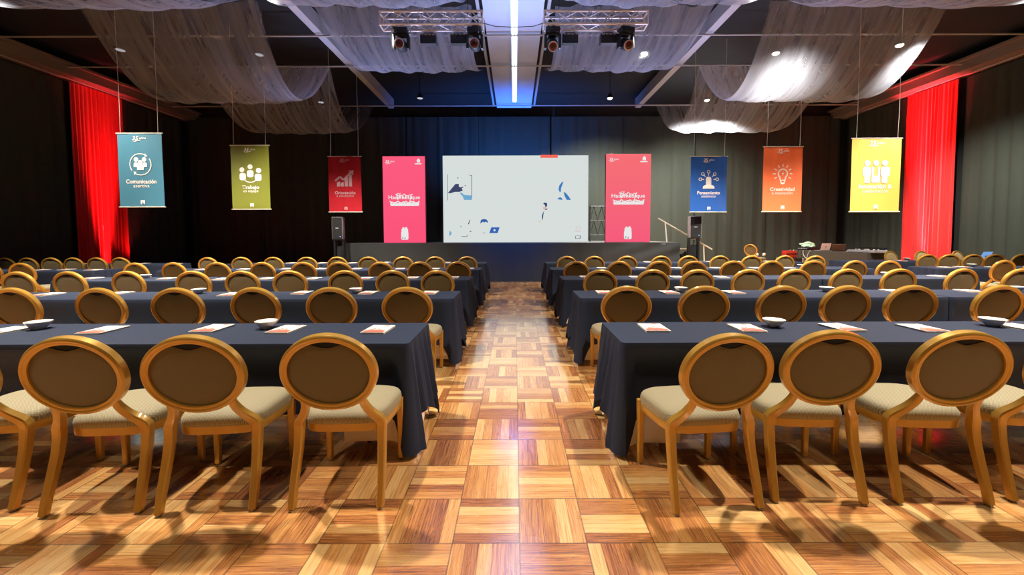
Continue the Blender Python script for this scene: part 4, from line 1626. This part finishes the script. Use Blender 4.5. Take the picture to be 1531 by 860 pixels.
# ------------------------------------------------------------------ control desk and its clutter, right rear
DA, DBk = Vector((11.15, 12.25, 0)), Vector((10.75, 15.2, 0))
dv = (DBk - DA).normalized()
ang = math.atan2(dv.y, dv.x)
DH = 0.84
ctr = (DA + DBk) / 2
Ld = (DBk - DA).length
t = thing('control_desk', 'long black-draped control desk against the right rear curtains', 'desk', (ctr.x, ctr.y, 0), ang)
b = MB(); b.box((0, 0, DH - 0.02), (Ld, 0.7, 0.04), bevel=0.005); b.build('desktop', mat('desk_cloth_top', rgb(70, 68, 66), 0.7), t, 0)
o = cloth(-Ld / 2, Ld / 2, -0.36, 0.36, DH + 0.006, 0.76, ['x0', 'x1'], 5, corner=0.0, flare=0.02, name='drape', m=mat('grey_black_cloth', rgb(66, 62, 56), 0.8))
o.parent = t


def ondesk(px, z_add=0.0, across=0.0):
    """point on the desk's long axis that the picture column px meets"""
    r = ray(px, 378)
    k = r.x / r.y
    den = dv.x - k * dv.y
    s_ = (k * DA.y - DA.x) / den
    p = DA + dv * s_
    n_ = Vector((-dv.y, dv.x, 0))
    return p + n_ * across + Vector((0, 0, DH + 0.009 + z_add))


def laptop(loc, rz, scr_mat, label, w=0.36, open_=105):
    t = thing('laptop', label, 'laptop', loc, rz, 'open laptops')
    b = MB(); b.box((0, 0, 0.009), (w, w * 0.66, 0.016), bevel=0.004); b.build('base', M_GREYP, t, 0)
    b = MB(); b.box((0, 0.01, 0.0178), (w * 0.86, w * 0.32, 0.002)); b.build('keyboard', M_PLASTIC, t, 0)
    th = R(open_ - 90)
    hy, lh = w * 0.33, w * 0.68
    rot = Matrix.Rotation(-th, 3, 'X')
    c = Vector((0, hy, 0.017)) + rot @ Vector((0, 0.004, lh / 2))
    b = MB(); b.box(c, (w, 0.009, lh), rot, bevel=0.003); lid = b.build('lid', scr_mat, t, 0)
    c2 = Vector((0, hy, 0.017)) + rot @ Vector((0, -0.002, lh / 2))
    b = MB(); b.box(c2, (w * 0.93, 0.003, lh * 0.9), rot); b.build('screen', M_STEEL, lid, 0)
    c3 = Vector((0, hy, 0.017)) + rot @ Vector((0, 0.0092, lh / 2))
    b = MB(); b.lathe([(0.022, -0.001), (0.022, 0.001)], 12, c3, mx=rot @ Matrix.Rotation(PI / 2, 3, 'X')); b.build('lid_mark', M_PRINTD, lid, 0)
    return t


laptop(ondesk(1229, 0, 0.02), R(188), mat('rose_lid', rgb(250, 216, 206), 0.5), 'rose-coloured open laptop standing on the black control desk', 0.37)
laptop(ondesk(1252, 0, 0.0), R(150), mat('brown_lid', rgb(96, 62, 46), 0.5), 'dark brown open laptop beside the rose laptop on the control desk', 0.36, 112)
r_ = ray(1459, 386)
laptop((r_.x / r_.y * 10.2, 10.2, TOP), R(195), emis('blue_laptop_screen', rgb(120, 164, 222), 0.9), 'pale blue open laptop on the outer farthest table, right wall', 0.36, 115)
# lid of the blue one faces the camera as a bright screen
# mixing console
p = ondesk(1296, 0, 0.0)
t = thing('mixing_console', 'grey flat mixing console on the near end of the control desk', 'mixing console', p, ang)
b = MB(); b.box((0, 0, 0.04), (0.85, 0.5, 0.08), bevel=0.012); b.build('body', M_GREYP, t, 0)
b = MB()
for i in range(12):
    b.box((-0.36 + i * 0.065, 0.05, 0.083), (0.012, 0.3, 0.006))
b.build('fader_slots', M_STEEL, t, 0)
b = MB()
for i in range(12):
    b.box((-0.36 + i * 0.065, 0.02 + 0.08 * math.sin(i * 1.7), 0.092), (0.03, 0.04, 0.02), bevel=0.004)
b.build('fader_caps', M_PAPER, t, 0)
b = MB(); b.box((0.0, -0.2, 0.11), (0.8, 0.12, 0.06), Euler((R(-20), 0, 0)), bevel=0.008); b.build('meter_bridge', M_STEEL, t, 0)
# papers and plastic bag, cables, red case
p = ondesk(1266, 0.0, -0.2)
t_ = MB(); t_.box((0, 0, 0.008), (0.21, 0.297, 0.014), bevel=0.002)
o = t_.build('paper_stack', M_PAPER, None, 0); o.location = p; o.rotation_euler = (0, 0, ang + 0.3)
tag(o, 'white paper stack on the control desk beside the brown laptop', 'paper')


def lump(name, loc, sx, sy, sz, m, label, cat, seed):
    rnd = random.Random(seed)
    bm = bmesh.new()
    bmesh.ops.create_icosphere(bm, subdivisions=4, radius=1.0)
    from mathutils import noise as mn
    for v in bm.verts:
        nn = mn.noise(v.co * 1.6 + Vector((seed, 0, 0))) * 0.35 + mn.noise(v.co * 4.0 + Vector((0, seed, 0))) * 0.14
        v.co = v.co * (1 + nn)
        v.co.x *= sx
        v.co.y *= sy
        v.co.z = max(v.co.z * sz, -sz * 0.55)
    zm = min(v.co.z for v in bm.verts)
    for v in bm.verts:
        v.co.z -= zm
    me = bpy.data.meshes.new(name)
    bm.to_mesh(me)
    bm.free()
    me.materials.append(m)
    me.polygons.foreach_set('use_smooth', [True] * len(me.polygons))
    me.set_sharp_from_angle(angle=R(25))
    o = bpy.data.objects.new(name, me)
    C.objects.link(o)
    o.location = loc
    return tag(o, label, cat)


# equipment box at the far end of the desk with the crumpled bag on it
pe = ondesk(1207, 0, 0.0)
t = thing('equipment_rack', 'black equipment rack with white cables on the far end of the control desk', 'equipment rack', pe, ang)
b = MB(); b.box((0, 0, 0.055), (0.5, 0.42, 0.11), bevel=0.008); b.build('case', M_PLASTIC, t, 0)
b = MB()
for i in range(6):
    b.lathe([(0.014, 0), (0.012, 0.016)], 10, (-0.18 + i * 0.07, 0.212, 0.06), mx=Matrix.Rotation(-PI / 2, 3, 'X'))
b.build('knob', M_ALU, t, 40)
lump('plastic_bag', pe + Vector((0, 0, 0.112)), 0.24, 0.2, 0.12, mat('green_white_plastic', rgb(190, 226, 200), 0.35), 'crumpled pale green and white bag on the equipment rack', 'bag', 3)
rn = random.Random(5)
for i, wh in enumerate(('nearest the rose laptop', 'below the crumpled bag', 'by the red case')):
    pa = ondesk((1222, 1212, 1199)[i], 0.0, 0.30)
    nrm = Vector((-dv.y, dv.x, 0))
    pts = []
    for k in range(13):
        q = k / 12
        pts.append(pa + nrm * (0.12 + 0.03 * math.sin(q * 3 + i)) + dv * (0.28 * (q - 0.5) + 0.04 * math.sin(q * 9 + i)) + Vector((0, 0, 0.012 - 0.30 * math.sin(q * PI))))
    b = MB(); b.tube(pts, 0.009, 6)
    tag(b.build('loose_cable', M_CORD if i != 1 else M_CABLE, None, 40), f'loose cable looping over the control desk edge {wh}', 'cable')
p = at(1180, 381, 13.6)
t = thing('equipment_case', 'small red case on a black case beside the control desk', 'case', (p.x, 13.6, 0.62))
b = MB(); b.box((0, 0, 0.13), (0.36, 0.26, 0.24), bevel=0.02, seg=2); b.build('body', mat('red_case', rgb(170, 44, 30), 0.4), t, 40)
b = MB(); b.box((0, -0.132, 0.14), (0.37, 0.01, 0.03)); b.build('seam_band', M_STEEL, t, 0)
b = MB(); b.tube([(-0.08, 0, 0.25), (-0.06, 0, 0.29), (0.06, 0, 0.29), (0.08, 0, 0.25)], 0.012, 8); b.build('handle', M_STEEL, t, 40)
t = thing('flight_case', 'tall black flight case under the red case', 'case', (p.x + 0.05, 13.65, 0))
b = MB(); b.box((0, 0, 0.33), (0.55, 0.5, 0.58), bevel=0.01); b.build('body', M_PLASTIC, t, 0)
b = MB()
for sx in (-1, 1):
    for sy in (-1, 1):
        b.box((sx * 0.275, sy * 0.25, 0.33), (0.02, 0.02, 0.58))
b.build('corner_edging', M_ALU, t, 0)
for sx in (-1, 1):
    for sy in (-1, 1):
        b = MB(); b.lathe([(0.03, -0.015), (0.035, 0), (0.03, 0.015)], 12, (sx * 0.2, sy * 0.18, 0.035), mx=Matrix.Rotation(PI / 2, 3, 'Y')); b.build('caster', M_STEEL, t, 40)
# chair standing sideways on a low riser
px_ = at(1123, 375, 13.9).x
b = MB(); b.box((px_ + 0.20, 13.9, 0.075), (1.0, 1.0, 0.15), bevel=0.008)
tag(b.build('platform', M_PLASTIC, None, 0), 'low black platform under the sideways chair near the stage stairs', 'platform')
place_chair('far', (px_ + 0.2, 13.9, 0.15), R(-64), 'gold oval-back chair turned sideways between the stage stairs and the control desk')
hp = Vector((px_ + 0.36, 13.95, 0.15 + 0.505))
t = thing('headphones', 'black and white headphones lying on the sideways chair seat', 'headphones', hp)
b = MB(); b.tube([(0.12 * math.cos(R(a)), 0, 0.10 + 0.12 * math.sin(R(a))) for a in range(0, 181, 15)], 0.012, 8); b.build('headband', M_PLASTIC, t, 40)
for s in (-1, 1):
    b = MB(); b.lathe([(0.05, -0.03), (0.062, -0.02), (0.062, 0.02), (0.05, 0.03)], 16, (s * 0.12, 0, 0.065), mx=Matrix.Rotation(PI / 2, 3, 'Y')); b.build('ear_cup', M_PAPER, t, 40)


# ------------------------------------------------------------------ lights
def spot(name, loc, target, power, col, angle, blend=0.6, size=0.08):
    ld = bpy.data.lights.new(name, 'SPOT')
    ld.energy = power
    ld.color = col
    ld.spot_size = R(angle)
    ld.spot_blend = blend
    ld.shadow_soft_size = size
    o = bpy.data.objects.new(name, ld)
    C.objects.link(o)
    o.location = loc
    o.rotation_euler = (Vector(target) - Vector(loc)).to_track_quat('-Z', 'Y').to_euler()
    return o


def area(name, loc, target, sx, sy, power, col):
    ld = bpy.data.lights.new(name, 'AREA')
    ld.shape = 'RECTANGLE'
    ld.size, ld.size_y = sx, sy
    ld.energy = power
    ld.color = col
    o = bpy.data.objects.new(name, ld)
    C.objects.link(o)
    o.location = loc
    o.rotation_euler = (Vector(target) - Vector(loc)).to_track_quat('-Z', 'Y').to_euler()
    return o


WARM = (1.0, 0.90, 0.75)
# visible pendants on the right are on
for p, lit in lamps:
    if lit:
        far = p.y > 12
        side_ = 1.25 if p.x > 8 else 1.0
        spot('pendant_spot', p + Vector((0, -0.02, -0.06)), (p.x * (1.15 if far else side_), p.y + (3.0 if far else -1.5), 0.2 if far else 0), 4200 if far else 300, WARM, 118 if far else 140, 0.9, 0.08)
# the same lamps nearer the camera, above the frame: x, y, power, how far ahead they lean
for s in (-1, 1):
    for (x, y, pw, fw) in ((2.9, 3.35, 1700, -0.5), (5.6, 3.35, 1650, -0.3), (4.7, 6.5, 3200, 1.9), (9.7, 6.5, 3000, 2.0), (9.7, 3.4, 900, 0.4)):
        if s < 0 and x > 9:
            pw *= 0.75
        spot('row_spot', (s * x, y, 6.1), (s * (x if x < 9 else 7.8), y + fw, 0), pw, WARM, 88 if x < 9 else 76, 0.6, 0.10)
    spot('row_spot', (s * 2.6, 8.45, 5.75), (s * 4.6, 9.5, 0), 1700, WARM, 78, 0.8, 0.1)  # extra spot added beside the truss to brighten the far rows
# house lights behind the camera
for s in (-1, 1):
    spot('house_spot', (s * 2.6, -0.6, 6.2), (s * 2.6, 0.0, 0), 300, WARM, 80, 0.8, 0.15)
spot('desk_fill', (9.3, 9.5, 5.9), (11.0, 13.6, 0.9), 1500, WARM, 44, 0.8, 0.1)  # added fill, brightens the control desk and its laptops
spot('wall_fill', (9.4, 9.5, 5.9), (13.9, 11.6, 1.2), 3200, WARM, 62, 1.0, 0.1)  # extra fill added near the pendant to lift the right wall
# red uplights at the foot of the wall drapes
spot('red_uplight', (-13.20, 14.1, 0.10), (-13.70, 13.95, 3.0), 200, (1.0, 0.06, 0.05), 60, 1.0, 0.05)
for s_, pw in ((-1, 42), (1, 260)):
    o = area('red_uplight_bar', (s_ * 13.1, 13.3, 0.10), (s_ * 13.75, 13.3, 2.6), 0.12, 1.3, pw, (1.0, 0.035, 0.045))
    o.data.spread = R(24)
    o.rotation_euler = (Vector((s_ * 0.20, 0, 1)).to_track_quat('-Z', 'Y')).to_euler()
spot('red_uplight', (13.05, 13.15, 0.10), (13.70, 13.2, 3.0), 420, (1.0, 0.14, 0.10), 66, 1.0, 0.05)
# blue stage wash on the backdrop, then added cool fill without fixtures
spot('blue_wash', (0.0, 15.2, 1.4), (0.0, 16.9, 4.0), 3000, (0.05, 0.24, 1.0), 116, 0.9, 0.2)
spot('blue_wash', (0.0, 8.6, 5.7), (0.0, 13.2, 1.6), 3000, (0.05, 0.24, 1.0), 44, 1.0, 0.1)  # added blue fill that tints the stage front
spot('cool_fill', (0.0, 12.3, 1.25), (0.0, 6.5, 6.5), 2200, (0.40, 0.54, 1.0), 60, 1.0, 0.2)  # invented source at the stage edge, turns the ceiling beam blue
for x in (-3.4, 3.4):
    spot('cool_fill', (x, 12.3, 1.25), (x * 1.2, 7.5, 6.4), 1500, (0.48, 0.58, 1.0), 100, 1.0, 0.2)  # added pair, gives the gauze its lavender glow
